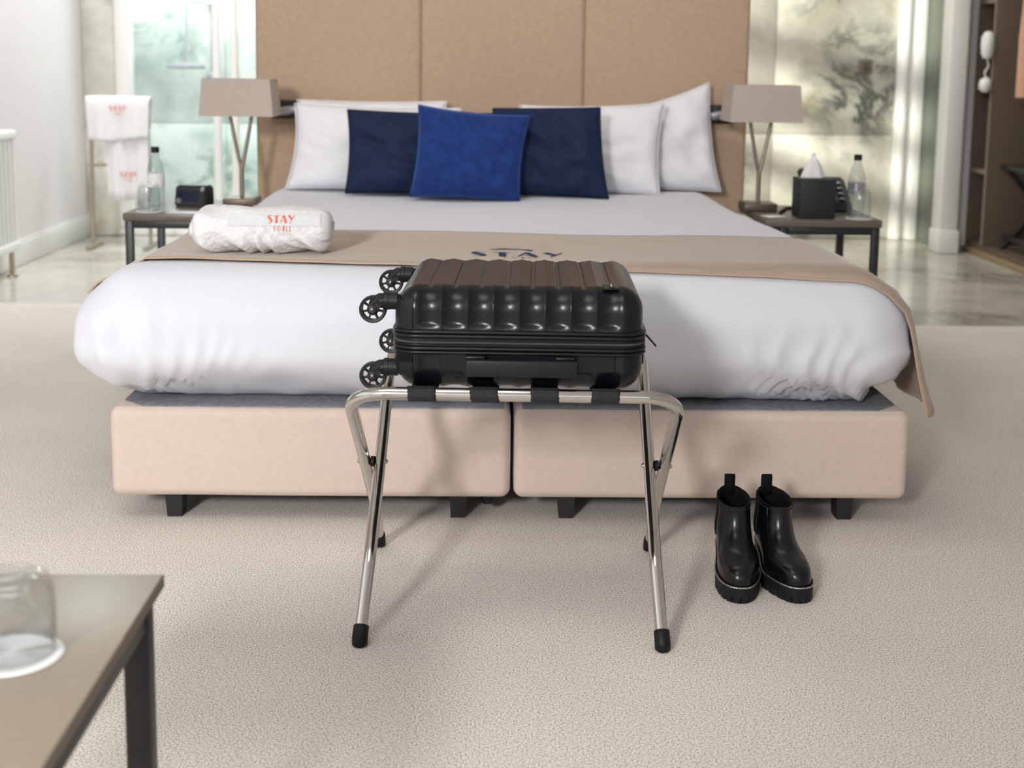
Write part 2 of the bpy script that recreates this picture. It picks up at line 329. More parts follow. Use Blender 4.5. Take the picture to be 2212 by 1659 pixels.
def roundbox_geo(dim, r, res, deform, faces='xXyYzZ', keepp=None):
    """dense rounded box (dim = full size, centre 0): every surface point passes through deform(q, n) -> Vector"""
    hx, hy, hz = (d/2 for d in dim); H = (hx, hy, hz); vs = []; fs = []; idx = {}
    def ticks(ax):
        n = res[ax]; h = H[ax]; inner = h-r; k = max(4, int(6))
        core = [-inner+2*inner*i/n for i in range(n+1)]
        out = [-inner-r*math.tan(pi/4*(1-i/k)) for i in range(k)] + core + [inner+r*math.tan(pi/4*((i+1)/k)) for i in range(k)]
        return out
    TK = [ticks(0), ticks(1), ticks(2)]
    def vert(p):
        key = tuple(round(x, 6) for x in p)
        if key in idx: return idx[key]
        c = Vector([max(-(H[a]-r), min(H[a]-r, p[a])) for a in range(3)])
        n = Vector(p)-c
        n.normalize(); q = c+n*r
        idx[key] = len(vs); vs.append(deform(q, n)); return idx[key]
    for ch in faces:
        ax = 'xyz'.index(ch.lower()); s = 1 if ch.isupper() else -1
        a1, a2 = [a for a in range(3) if a != ax]
        t1, t2 = TK[a1], TK[a2]
        for i in range(len(t1)-1):
            for j in range(len(t2)-1):
                if keepp:
                    p = [0, 0, 0]; p[ax] = s*H[ax]; p[a1] = (t1[i]+t1[i+1])/2; p[a2] = (t2[j]+t2[j+1])/2
                    if not keepp(ch, p): continue
                quad = []
                for (u, v) in ((i, j), (i+1, j), (i+1, j+1), (i, j+1)):
                    p = [0, 0, 0]; p[ax] = s*H[ax]; p[a1] = t1[u]; p[a2] = t2[v]; quad.append(vert(p))
                if len(set(quad)) == 4: fs.append(tuple(quad))
    return vs, fs
def rrect(hx, hy, r, n=8, flat=1):
    """rounded rectangle outline, counter-clockwise, with straight runs divided into 'flat' pieces; returns (point, outward normal)"""
    out = []
    cs = [((hx-r), -(hy-r), -pi/2), (hx-r, hy-r, 0), (-(hx-r), hy-r, pi/2), (-(hx-r), -(hy-r), pi)]
    for ci, (cx, cy, a0) in enumerate(cs):
        for k in range(n+1):
            a = a0+pi/2*k/n; out.append((Vector((cx+r*cos(a), cy+r*sin(a))), Vector((cos(a), sin(a)))))
        nx = cs[(ci+1) % 4]; a = a0+pi/2
        p0 = out[-1][0]; p1 = Vector((nx[0]+r*cos(nx[2]), nx[1]+r*sin(nx[2]))); nn = Vector((cos(a), sin(a)))
        for k in range(1, flat): out.append((p0.lerp(p1, k/flat), nn))
    return out
def ring_sweep(name, path, prof, mat, parent=None, closed_prof=True, angle=50):
    """sweep a profile of (outward offset, z) round a closed outline of (point, normal)"""
    n = len(prof); vs = []; fs = []
    for p, nn in path:
        for (o, z) in prof: vs.append((p.x+nn.x*o, p.y+nn.y*o, z))
    N = len(path)
    for i in range(N):
        for j in range(n if closed_prof else n-1):
            a = i*n+j; b = ((i+1) % N)*n+j; c = ((i+1) % N)*n+(j+1) % n; d = i*n+(j+1) % n; fs.append((a, b, c, d))
    return mesh(name, vs, fs, mat, parent, angle=angle)

# lettering in a thick-and-thin display face, drawn as variable-width ribbons on a unit em (x right, y up)
def ribbon(pts, ws, n=10):
    P = [Vector((*p, 0)) for p in pts]; out = []; W2 = []
    if len(P) == 2: sm = [P[0].lerp(P[1], k/6) for k in range(7)]; sw = [ws[0]+(ws[1]-ws[0])*k/6 for k in range(7)]
    else:
        sm = []; sw = []
        for i in range(len(P)-1):
            p0 = P[max(i-1, 0)]; p1 = P[i]; p2 = P[i+1]; p3 = P[min(i+2, len(P)-1)]
            for k in range(n):
                t = k/n; sm.append(0.5*((2*p1)+(p2-p0)*t+(2*p0-5*p1+4*p2-p3)*t*t+(3*p1-p0-3*p2+p3)*t**3)); sw.append(ws[i]+(ws[i+1]-ws[i])*t)
        sm.append(P[-1]); sw.append(ws[-1])
    vs = []
    for i, p in enumerate(sm):
        d = (sm[min(i+1, len(sm)-1)]-sm[max(i-1, 0)]).normalized(); nn = Vector((-d.y, d.x, 0))
        for s in (-0.5, 0, 0.5): vs.append(p+nn*sw[i]*s)
    return vs, grid_faces(len(sm), 3)
GLYPH = {
 'S': (0.62, [([(0.52, 0.90), (0.30, 0.98), (0.10, 0.80), (0.28, 0.55), (0.46, 0.25), (0.32, 0.02), (0.05, 0.08)], [0.04, 0.06, 0.20, 0.30, 0.22, 0.06, 0.04])]),
 'T': (0.66, [([(0.0, 0.93), (0.66, 0.93)], [0.07, 0.07]), ([(0.33, 0.95), (0.33, 0.0)], [0.26, 0.26])]),
 'A': (0.76, [([(0.02, 0.0), (0.34, 1.0)], [0.06, 0.06]), ([(0.36, 0.98), (0.66, 0.0)], [0.22, 0.26]), ([(0.12, 0.28), (0.55, 0.28)], [0.05, 0.05])]),
 'Y': (0.74, [([(0.10, 1.0), (0.42, 0.42)], [0.26, 0.20]), ([(0.72, 1.0), (0.42, 0.40), (0.24, -0.02)], [0.06, 0.08, 0.06])]),
 'H': (0.66, [([(0.08, 1), (0.08, 0)], [0.12, 0.12]), ([(0.56, 1), (0.56, 0)], [0.06, 0.06]), ([(0.08, 0.5), (0.56, 0.5)], [0.06, 0.06])]),
 'O': (0.78, [([(0.38, 0.97), (0.08, 0.5), (0.38, 0.03), (0.68, 0.5), (0.38, 0.97)], [0.06, 0.14, 0.06, 0.10, 0.06])]),
 'E': (0.52, [([(0.08, 1), (0.08, 0)], [0.12, 0.12]), ([(0.08, 0.96), (0.46, 0.96)], [0.06, 0.06]), ([(0.08, 0.5), (0.40, 0.5)], [0.06, 0.06]), ([(0.08, 0.04), (0.46, 0.04)], [0.06, 0.06])]),
 'L': (0.48, [([(0.08, 1), (0.08, 0)], [0.12, 0.12]), ([(0.08, 0.04), (0.44, 0.04)], [0.06, 0.06])]),
}
def word(text, gap=0.08):
    vs = []; fs = []; x = 0
    for ch in text:
        w, strokes = GLYPH[ch]
        for (p, s) in strokes:
            a, f = ribbon(p, s); o = len(vs); vs += [v+Vector((x, 0, 0)) for v in a]; fs += [tuple(i+o for i in q) for q in f]
        x += w+gap
    return vs, fs, x-gap
def lettering(name, text, fn, mat, parent, height, gap=0.08):
    """fn(u, v) maps em-centred text coordinates in metres onto a surface; lettering is 0.6 mm proud"""
    vs, fs, w = word(text, gap)
    return mesh(name, [fn((v.x-w/2)*height, (v.y-0.5)*height) for v in vs], fs, mat, parent, smooth=False)

# ================================================================== the room
ZC = 2.75
def poly_slab(name, outline, z0, z1, mat, parent=None):
    n = len(outline); vs = [(x, y, z0) for x, y in outline]+[(x, y, z1) for x, y in outline]
    fs = [tuple(range(n))[::-1], tuple(range(n, 2*n))]+[(i, (i+1) % n, n+(i+1) % n, n+i) for i in range(n)]
    return mesh(name, vs, fs, mat, parent, smooth=False)
struct(poly_slab('floor', [(-2.42, -3.2), (3.5, -3.2), (3.5, 5.37), (0.4, 5.37), (-0.4, 5.72), (-2.42, 5.72)], -0.06, 0.0, 'carpet'))
struct(poly_slab('floor_marble', [(-2.42, 5.724), (-0.4, 5.724), (0.4, 5.374), (3.5, 5.374), (3.5, 9.4), (-2.42, 9.4)], -0.06, -0.002, 'marble_floor'))
struct(box('ceiling', (-2.6, -3.35, ZC), (3.6, 9.5, ZC+0.1), 'ceiling_paint', bev=0))
def wall_with_hole(name, axis, pos, thick, a0, a1, holes, mat):
    bm = bmesh.new()
    def b(lo_a, hi_a, lo_z, hi_z):
        if axis == 'x': addbox(bm, (pos, lo_a, lo_z), (pos+thick, hi_a, hi_z))
        else: addbox(bm, (lo_a, pos, lo_z), (hi_a, pos+thick, hi_z))
    c = a0
    for (h0, h1, z0, z1) in holes:
        b(c, h0, 0, ZC); b(h0, h1, 0, z0); b(h0, h1, z1, ZC); c = h1
    b(c, a1, 0, ZC)
    return struct(bmobj(name, bm, mat, smooth=False))
wall_with_hole('wall_left', 'x', -2.54, 0.12, -3.3, 9.4, [(0.25, 2.75, 0.62, 2.38), (4.25, 5.25, 1.55, 2.55)], 'wall_paint')
wall_with_hole('wall_rear', 'y', -3.32, 0.12, -2.54, 2.8, [(-1.5, 2.3, 0.45, 2.45)], 'wall_paint')
struct(box('wall_right', (2.68, -3.2, 0), (2.80, 6.25, ZC), 'wall_paint', bev=0))
def window(name, axis, pos, a0, a1, z0, z1, nm):
    bm = bmesh.new(); t = 0.06
    def b(lo, hi, zl, zh):
        if axis == 'x': addbox(bm, (pos, lo, zl), (pos+0.06, hi, zh), 0.004)
        else: addbox(bm, (lo, pos, zl), (hi, pos+0.06, zh), 0.004)
    b(a0, a1, z0, z0+t); b(a0, a1, z1-t, z1)
    for k in range(nm+1):
        c = a0+(a1-a0-t)*k/nm; b(c, c+t, z0+t, z1-t)
    fr = struct(bmobj(name, bm, 'white_paint'))
    for k in range(nm):
        c0 = a0+(a1-a0-t)*k/nm+t; c1 = a0+(a1-a0-t)*(k+1)/nm
        if axis == 'x': box('pane', (pos+0.026, c0-0.004, z0+t-0.004), (pos+0.032, c1+0.004, z1-t+0.004), 'window_glass', fr, 0)
        else: box('pane', (c0-0.004, pos+0.026, z0+t-0.004), (c1+0.004, pos+0.032, z1-t+0.004), 'window_glass', fr, 0)
M['window_glass'] = pane_mat('window_glass', (0.96, 0.98, 0.97, 1), 0.05)
window('added_window_1', 'y', -3.30, -1.5, 2.3, 0.45, 2.45, 3)  # unseen window, added so light can enter from behind the camera
window('added_window_2', 'x', -2.52, 0.25, 2.75, 0.62, 2.38, 2)  # added window out of view, opened to go with the left fill
window('window_3', 'x', -2.52, 4.25, 5.25, 1.55, 2.55, 1)
bl_ = thing('window_blind', 'white slatted blind in the high window of the left wall', 'blind', (-2.44, 4.75, 1.55))
for (z0, z1) in ((0.14, 0.24), (0.36, 0.42), (0.53, 0.66)):
    box('slat', (-0.004, -0.47, z0), (0.004, 0.47, z1), 'white_paint', bl_, 0.002)
# skirting on the left wall
bm = bmesh.new(); addbox(bm, (-2.42, -3.2, 0), (-2.402, 8.10, 0.115), 0.004); addbox(bm, (-2.42, -3.2, 0.113), (-2.408, 8.10, 0.13), 0.003)
struct(bmobj('baseboard_left', bm, 'white_paint'))

# headboard partition (behind the upholstered panels) and bathroom walls behind it
struct(box('wall_headboard', (-0.885, 5.03, 0), (0.885, 5.16, ZC), 'wall_paint', bev=0))
bk = struct(box('wall_back', (-1.36, 8.22, 0), (2.44, 8.32, ZC), 'wall_paint', bev=0))
# book-matched marble slabs, 4 mm joints
def slab(x0, x1, y, z0, z1, parent, mat='marble', t=0.018):
    return box('marble_slab', (x0+0.002, y-t, z0+0.002), (x1-0.002, y, z1-0.002), mat, parent, 0.0015, 1)
for (x0, x1) in ((-1.36, 0.2), (0.2, 1.70), (1.70, 2.44)):
    slab(x0, x1, 8.22, 0, 0.64, bk); slab(x0, x1, 8.22, 0.64, ZC, bk)
bl = struct(box('wall_back_left', (-2.42, 8.02, 0), (-2.235, 8.15, ZC), 'wall_paint', bev=0))
slab(-2.42, -2.235, 8.02, 0, 0.64, bl); slab(-2.42, -2.235, 8.02, 0.64, ZC, bl)
# shower cubicle
sh = struct(box('wall_shower', (-2.42, 9.20, 0), (-1.2, 9.30, ZC), 'wall_paint', bev=0))
for (x0, x1) in ((-2.42, -1.81), (-1.81, -1.2)):
    for (z0, z1) in ((0, 0.62), (0.62, 1.85), (1.85, ZC)): slab(x0, x1, 9.20, z0, z1, sh, 'marble_shower')
sw = struct(box('wall_shower_side', (-1.36, 8.32, 0), (-1.24, 9.2, ZC), 'white_paint', bev=0))
struct(box('shower_tray', (-2.42, 8.03, -0.002), (-1.36, 9.18, 0.05), 'white_paint', bev=0.008))
tr = thing('shower_screen', 'tall greenish glass shower screen with white upright frames behind the towel stand', 'shower screen', (-1.8, 8.05, 0.05))
for (x0, x1) in ((-2.235, -2.155), (-1.665, -1.625), (-1.56, -1.52)):
    box('frame_post', (x0+1.8, -0.03, 0), (x1+1.8, 0.03, 2.62), 'white_paint', tr, 0.004)
box('bottom_rail', (-0.355, -0.02, 0), (0.135, 0.02, 0.035), 'silver', tr, 0.003)
for (x0, x1) in ((-2.15, -1.67), (-1.62, -1.565), (-1.515, -1.37)):
    box('glass_pane', (x0+1.8, -0.004, 0.037 if x0 < -2 else 0), (x1+1.8, 0.004, 2.6), 'shower_glass', tr, 0)
rs = thing('overhead_shower', 'flat overhead shower head on a riser pipe behind the green glass', 'shower', (-2.02, 8.95, 0))
tube('riser_pipe', fillet([(0.13, 0.23, 0.75), (0.13, 0.23, 1.42), (0.0, 0.06, 1.42), (0, 0, 1.03)], 0.05), 0.011, 'silver', rs)
lathe('rose', [(0.0, 1.03), (0.05, 1.03), (0.12, 1.01), (0.125, 0.995), (0.12, 0.985), (0, 0.985)], 'silver', rs)
box('mixer_valve', (0.09, 0.19, 0.86), (0.17, 0.248, 0.96), 'silver', rs, 0.01)

# ----- doorway and closet on the right
dr = struct(box('door_1', (2.60, 7.80, 0), (2.64, 8.20, 2.3), 'frosted', bev=0.003))
bm = bmesh.new(); addbox(bm, (2.44, 8.17, 0), (2.62, 8.22, ZC), 0.005); addbox(bm, (2.47, 8.145, 0), (2.50, 8.172, ZC), 0.005); addbox(bm, (2.55, 8.145, 0), (2.60, 8.172, ZC), 0.005)
struct(bmobj('trim_1', bm, 'white_paint'))
struct(box('wall_right_far', (2.64, 7.72, 0), (2.76, 9.3, ZC), 'wall_paint', bev=0))
bm = bmesh.new(); addbox(bm, (2.545, 7.56, 0), (2.645, 7.715, ZC), 0.006); addbox(bm, (2.535, 7.55, 0), (2.655, 7.72, 0.13), 0.006)
struct(bmobj('trim_2', bm, 'white_paint'))
cl = thing('closet', 'open brown fitted closet with shelves on the right edge', 'closet', (2.75, 7.0, 0))
X0, X1, Y0, Y1 = 0.0, 0.62, -0.62, 0.715
box('back_panel', (X1, Y0, 0.0), (X1+0.02, Y1, 2.6), 'closet', cl, 0)
box('side_panel', (X0, Y1, 0.0), (X1, Y1+0.02, 2.6), 'closet', cl, 0.001)
box('side_panel', (X0, Y0-0.02, 0.0), (X1, Y0, 2.6), 'closet', cl, 0.001)
dv = box('divider', (X0+0.003, 0.455, 0.062), (X1, 0.478, 2.58), 'closet', cl, 0.001)
box('divider_edge', (X0, 0.454, 0.062), (X0+0.003, 0.479, 2.58), 'closet_edge', dv, 0)
for z in (0.46, 0.925, 1.41, 1.90):
    s_ = box('shelf', (X0+0.004, 0.479, z), (X1, Y1, z+0.024), 'closet', cl, 0.001)
    box('shelf_edge', (X0+0.001, 0.479, z-0.001), (X0+0.004, Y1, z+0.025), 'closet_edge', s_, 0)
box('bottom_panel', (X0, Y0, 0.03), (X1, Y1, 0.06), 'closet', cl, 0)
box('plinth', (X0-0.02, Y0, -0.002), (X0+0.03, Y1, 0.03), 'sill_wood', cl, 0.003)
tube('clothes_rail', [(0.3, Y0, 1.78), (0.3, 0.455, 1.78)], 0.012, 'chrome_dull', cl)
# white appliance on the divider edge
hd = thing('hair_dryer', 'small white rounded appliance hanging on the closet divider', 'hair dryer', (2.72, 7.47, 1.0))
lathe('body', [(0.0, 0.11), (0.022, 0.105), (0.034, 0.13), (0.038, 0.18), (0.036, 0.22), (0.02, 0.25), (0, 0.255)], 'white_paint', hd, 20)
lathe('nozzle', [(0, -0.085), (0.02, -0.08), (0.034, -0.06), (0.036, -0.035), (0.028, -0.01), (0.01, 0.0), (0, 0.002)], 'white_paint', hd, 20)
tube('cord', fillet([(0, 0, 0.11), (0.012, 0, 0.06), (-0.01, 0, 0.03), (0, 0, 0.0)], 0.02), 0.005, 'white_paint', hd, 8)
# coat
ct = thing('coat', 'peach wool coat hanging at the right edge of the closet', 'coat', (2.815, 6.72, 0))
def coat_pt(u, v, s):      # u round the body 0..1, v from hem (0) to shoulder (1)
    a = 2*pi*u; z = 0.86+0.86*v; w = 0.17+0.06*(1-v)+0.01*sin(9*a+3*v); d = 0.075+0.02*(1-v)
    if v > 0.9: w *= 1-2.2*(v-0.9)
    return Vector((cos(a)*d, sin(a)*w, z))
vs = [coat_pt(i/40, j/24, 0) for i in range(40) for j in range(25)]
mesh('body', vs, grid_faces(40, 25, True)+[tuple(i*25 for i in range(40))], 'coat', ct)
for s in (-1, 1):
    tube('sleeve', [(-0.03, s*0.16, 1.66), (-0.05, s*0.215, 1.5), (-0.07, s*0.225, 1.2), (-0.08, s*0.22, 0.90)], [0.06, 0.065, 0.058, 0.05], 'coat', ct, 18)
tube('hanger', fillet([(0.0, 0, 1.70), (0, 0, 1.76), (0.01, 0.0, 1.80), (0.03, 0, 1.80)], 0.02), 0.003, 'silver', ct, 8)
lathe('button', [(0, -0.003), (0.012, -0.003), (0.014, 0), (0.012, 0.003), (0, 0.004)], 'lamp_base', ct, 16, (-0.132, -0.20, 0.955), Matrix.Rotation(radians(90), 3, 'Y'))
# folded black rack in the closet
fr = thing('folding_stand', 'black folding luggage stand leaning inside the closet', 'luggage stand', (3.0, 7.02, 0.06))
for yy in (-0.10, 0.28):
    box('leg', (-0.015, -0.012, 0), (0.015, 0.012, 0.62), 'black_metal', fr, 0.003, 2, Matrix.Translation((-0.2, yy, 0.0)) @ Matrix.Rotation(radians(42), 4, 'Y'))
    box('leg', (-0.015, -0.012, 0), (0.015, 0.012, 0.62), 'black_metal', fr, 0.003, 2, Matrix.Translation((0.22, yy+0.026, 0.0)) @ Matrix.Rotation(radians(-42), 4, 'Y'))
for xx, zz in ((-0.205, 0.44), (0.205, 0.44), (-0.17, 0.05), (0.19, 0.05)):
    box('crossbar', (xx-0.014, -0.11, zz), (xx+0.014, 0.32, zz+0.03), 'black_metal', fr, 0.003)
for yy in (-0.02, 0.10, 0.22):
    box('strap', (-0.2, yy-0.025, 0.468), (0.2, yy+0.025, 0.472), 'webbing', fr, 0.001)
# switch plate on the marble
sp = thing('light_switch', 'square bronze switch plate on the right marble wall', 'light switch', (2.25, 8.199, 1.053))
box('plate', (-0.042, -0.008, -0.042), (0.042, 0.0, 0.042), 'switch', sp, 0.003); box('rocker', (-0.018, -0.014, -0.024), (0.018, -0.007, 0.024), 'lamp_base', sp, 0.003)

# radiator on the left wall
rd = thing('radiator', 'white column radiator on the left wall with a chrome pipe below', 'radiator', (-2.36, 6.0, 0))
for k in range(10):
    y = 0.49-0.055*k
    tube('column', fillet([(0.03, y, 0.16), (0.03, y, 0.66)], 0), 0.016, 'radiator', rd, 12); tube('column', [(-0.02, y, 0.16), (-0.02, y, 0.66)], 0.016, 'radiator', rd, 12)
box('header', (-0.045, -0.04, 0.655), (0.05, 0.525, 0.70), 'radiator', rd, 0.012, 3); box('header', (-0.045, -0.04, 0.12), (0.05, 0.525, 0.165), 'radiator', rd, 0.012, 3)
lathe('pipe', [(0.012, 0.0), (0.012, 0.125)], 'chrome_dull', rd, 14, (0.03, 0.44, 0)); lathe('pipe_collar', [(0.0, 0.0), (0.026, 0.0), (0.024, 0.008), (0.012, 0.012)], 'chrome_dull', rd, 16, (0.03, 0.44, 0))
for k in (0, 1): box('bracket', (-0.062, 0.05+0.38*k, 0.5), (-0.035, 0.08+0.38*k, 0.53), 'radiator', rd, 0.002)

# towel stand with towels
ts = thing('towel_stand', 'slim bronze towel stand against the left bathroom wall', 'towel stand', (-2.08, 7.50, 0))
for s in (-1, 1):
    tube('upright', [(s*0.155-0.01*(s < 0), 0, 0.012), (s*0.155, 0, 0.79)], 0.011, 'chrome_dull', ts, 12)
    tube('foot', fillet([(s*0.155, -0.15, 0.012), (s*0.155, 0.15, 0.012)], 0), 0.011, 'chrome_dull', ts, 10)
tube('upper_rail', [(-0.17, 0, 0.79), (0.17, 0, 0.79)], 0.011, 'chrome_dull', ts, 12)
tube('lower_rail', [(-0.155, 0.0, 0.46), (0.155, 0.0, 0.46)], 0.009, 'chrome_dull', ts, 12)
def hanging_towel(name, label, x0, x1, yc, ztop, zbot, th, rz=0.0, text=True, tw=0.05, dz=0.09):
    t = thing(name, label, 'towel', (-2.08, 7.50, 0), rz)
    prof = [(-0.014-th, zbot)]
    for k in range(1, 9): prof.append((-0.014-th, zbot+(ztop-0.014-zbot)*k/9))
    for k in range(9):
        a = pi-pi*k/8; prof.append(((0.012+th)*cos(a), ztop-0.012+(0.012+th)*sin(a)))
    for k in range(1, 8): prof.append((0.012+th, ztop-0.012-(ztop-zbot-0.05)*k/8))
    N = 26; vs = []
    for i in range(N+1):
        u = i/N; x = x0+(x1-x0)*u
        for (y, z) in prof:
            dd = (ztop-z)/(ztop-zbot); wv = 0.010*dd*sin(u*13+1)+0.006*dd*sin(u*29)
            vs.append((x+0.02*dd*(0.5-u)*1.2, yc+y+(wv if y < 0 else 0.0), z-0.01*sin(u*5)*dd))
    o = mesh('cloth', vs, grid_faces(N+1, len(prof)), 'terry', t)
    sd = o.modifiers.new('thick', 'SOLIDIFY'); sd.thickness = 0.006
    if text:
        xm = (x0+x1)/2+0.01; fn = lambda u, v: Vector((xm+u, yc-0.014-th-0.021, zbot+dz+v))
        lettering('logo_word', 'STAY', fn, 'coral', t, 0.031); lettering('logo_small_word', 'HOTEL', lambda u, v: fn(u, v-0.030), 'coral', t, 0.014)
    return t
hanging_towel('bath_towel', 'long white bath towel with coral logo hanging from the towel stand', -0.08, 0.165, 0.0, 0.800, 0.27, 0.004, dz=0.14)
hanging_towel('hand_towel', 'short white towel folded over the top rail of the towel stand', -0.175, 0.175, 0.0, 0.815, 0.60, 0.026, dz=0.175)

# ================================================================== bed
def divan(label, x0, x1, legs, castor):
    t = thing('divan_base', label, 'bed base', ((x0+x1)/2, 2.94, 0), 0, 'pair of peach divan bases'); hw = (x1-x0)/2
    def df(q, n):
        q = q.copy(); q.y += 1.0; q.z += 0.163
        k = noise.noise(Vector((q.x*3+x0*7, q.z*9, q.y)))
        if n.y < -0.3: q.y += 0.003*k-0.002*cos(pi*q.x/hw)
        q.z += 0.0025*noise.noise(Vector((q.x*2.2+x0, 3, q.y*2)))*(1 if n.z < 0 else 0.4)
        return q
    vs, fs = roundbox_geo((2*hw, 2.0, 0.206), 0.022, (24, 10, 6), df)
    mesh('upholstery', vs, fs, 'divan', t, angle=None)
    # grey felt deck with clipped front corners
    c = 0.055; o = 0.018
    L = [(-hw+o+(c if x0 < -0.5 else 0), o), (hw-o-(c if x1 > 0.5 else 0), o), (hw-o, o+(c if x1 > 0.5 else 0)), (hw-o, 1.98), (-hw+o, 1.98), (-hw+o, o+(c if x0 < -0.5 else 0))]
    P = []
    for p in L:
        if not P or (Vector(p)-Vector(P[-1])).length > 1e-4: P.append(p)
    n = len(P); mesh('felt_deck', [(x, y, 0.262) for x, y in P]+[(x, y, 0.2685) for x, y in P], [tuple(range(n))[::-1], tuple(range(n, 2*n))]+[(i, (i+1) % n, n+(i+1) % n, n+i) for i in range(n)], 'felt', t, smooth=False)
    box('bottom_binding', (-hw+0.03, 0.05, 0.052), (hw-0.02, 1.98, 0.0605), 'black_shine', t, 0.002)
    for lx in legs:
        for ly in (0.04, 1.85):
            vs = []
            for (z, s) in ((0, 0.84), (0.055, 1.0)):
                for (a, b_) in ((-1, -1), (1, -1), (1, 1), (-1, 1)): vs.append((lx-(x0+x1)/2+a*0.0195*s, ly+0.03+b_*0.03*s, z))
            mesh('leg', vs, [(3, 2, 1, 0), (4, 5, 6, 7), (0, 1, 5, 4), (1, 2, 6, 5), (2, 3, 7, 6), (3, 0, 4, 7)], 'black_leg', t, smooth=False)
    if castor: lathe('glide', [(0, 0.028), (0.012, 0.028), (0.016, 0.036), (0.016, 0.056)], 'abs_matte', t, 16, (castor-(x0+x1)/2, 0.07, 0))
    return t
divan('peach upholstered divan base under the left half of the bed', -0.905, -0.004, (-0.774, -0.123), -0.055)
divan('peach upholstered divan base under the right half, behind the boots', 0.004, 0.905, (0.127, 0.774), None)

# duvet tucked over the mattress
DC = Vector((-0.035, 3.94, 0.4305)); DD = (1.86, 1.995, 0.320)
def duvet_df(q, n):
    q = q.copy(); zz = q.z+DD[2]/2; hx = q.x/(DD[0]/2); fy = (q.y+DD[1]/2)      # fy: metres from the foot
    nh = Vector((n.x, n.y, 0)); w = nh.length
    if w > 1e-4: nh.normalize()
    tk = 0.085-(0.045*sstep(-0.45, 0.15, q.x) if n.y < -0.2 else 0.0)
    tuck = -tk*max(0, 1-zz/0.11)**1.6 + 0.022*sin(pi*min(1, zz/0.27))
    if n.x < -0.3: tuck += 0.018*sin(pi*min(1, zz/0.26))
    q += nh*tuck*w
    # folds: strong near the lower hem, strongest at the two front corners
    side = min(1.0, w*1.4); low = sstep(0.17, 0.02, zz)
    ang = q.x*1.0+q.y*0.9
    corner = sstep(0.55, 0.95, abs(hx))*sstep(0.75, 0.05, fy)
    f1 = noise.noise(Vector((q.x*3.2-zz*4.5, q.y*3.2, zz*7.0+3.1)))
    f2 = noise.noise(Vector((q.x*9.5+zz*5.0, q.y*9.5+1.7, zz*3.4)))
    f2 = 1-2*abs(f2)
    f3 = noise.noise(Vector((q.x*22+zz*12, q.y*22, zz*8)))
    d = side*(low*(0.009*f1+0.007*f2+0.0025*f3)+corner*(0.010*f2+0.003*f3)*sstep(0.31, 0.16, zz))
    d += side*0.004*f1*(1-low)
    # gathers where the corners are tucked under: folds fan out from the lower corners
    for (sx, amp) in ((1, 0.018), (-1, 0.010)):
        gx = (q.x-sx*(DD[0]/2-0.06)); gz = zz-(-0.05)
        if n.y < -0.05 or n.x*sx > 0.2:
            u_ = gx-(q.y+DD[1]/2-0.06)*sx; fan = math.atan2(u_*sx+0.16, gz+0.03)
            rr = sqrt((u_*sx+0.10)**2*0.6+gz*gz)
            m_ = sstep(0.30, 0.07, rr)*sstep(-0.42, -0.16, u_*sx)*sstep(-0.03, 0.06, zz)
            wv = sin(fan*15+2.6*noise.noise(Vector((u_*7, gz*6, sx*3))))
            d += amp*m_*(1-abs(wv)*1.6)*0.75*min(1, side*1.2)
    q += n*d
    # hem line lifts and dips a little
    q.z += low*side*0.010*noise.noise(Vector((q.x*2.3, q.y*2.3, 9.0)))*sstep(0.0, 0.05, zz)
    if n.z > 0.2:       # gentle creases across the top
        top = n.z
        q.z += top*(0.004*noise.noise(Vector((q.x*1.3, q.y*11.0, 1.0)))*sstep(0.55, 0.75, fy)+0.006*noise.noise(Vector((q.x*2.0, q.y*2.0, 4.0))))
        q.z -= top*0.014*sstep(1.1, 0.15, fy)
    # narrower towards the head
    k = 1-0.105*sstep(0.25, 1.35, fy)
    q.x *= k
    q.z = max(q.z, -DD[2]/2+0.0005)
    return q+DC
vs, fs = roundbox_geo(DD, 0.125, (150, 120, 22), duvet_df)
dv_o = mesh('duvet', vs, fs, 'cotton', angle=None)
tag(dv_o, 'big white duvet tucked over the mattress of the double bed', 'duvet')
dbm = bmesh.new(); dbm.from_mesh(dv_o.data); DBVH = BVHTree.FromBMesh(dbm); dbm.free()
def dtop(x, y):
    h = DBVH.ray_cast(Vector((x, y, 1.0)), Vector((0, 0, -1))); return max(h[0].z, 0.52) if h[0] else 0.52
def dside(y, z, s):
    h = DBVH.ray_cast(Vector((s*2.0, y, z)), Vector((-s, 0, 0))); return h[0].x if h[0] else s*0.905

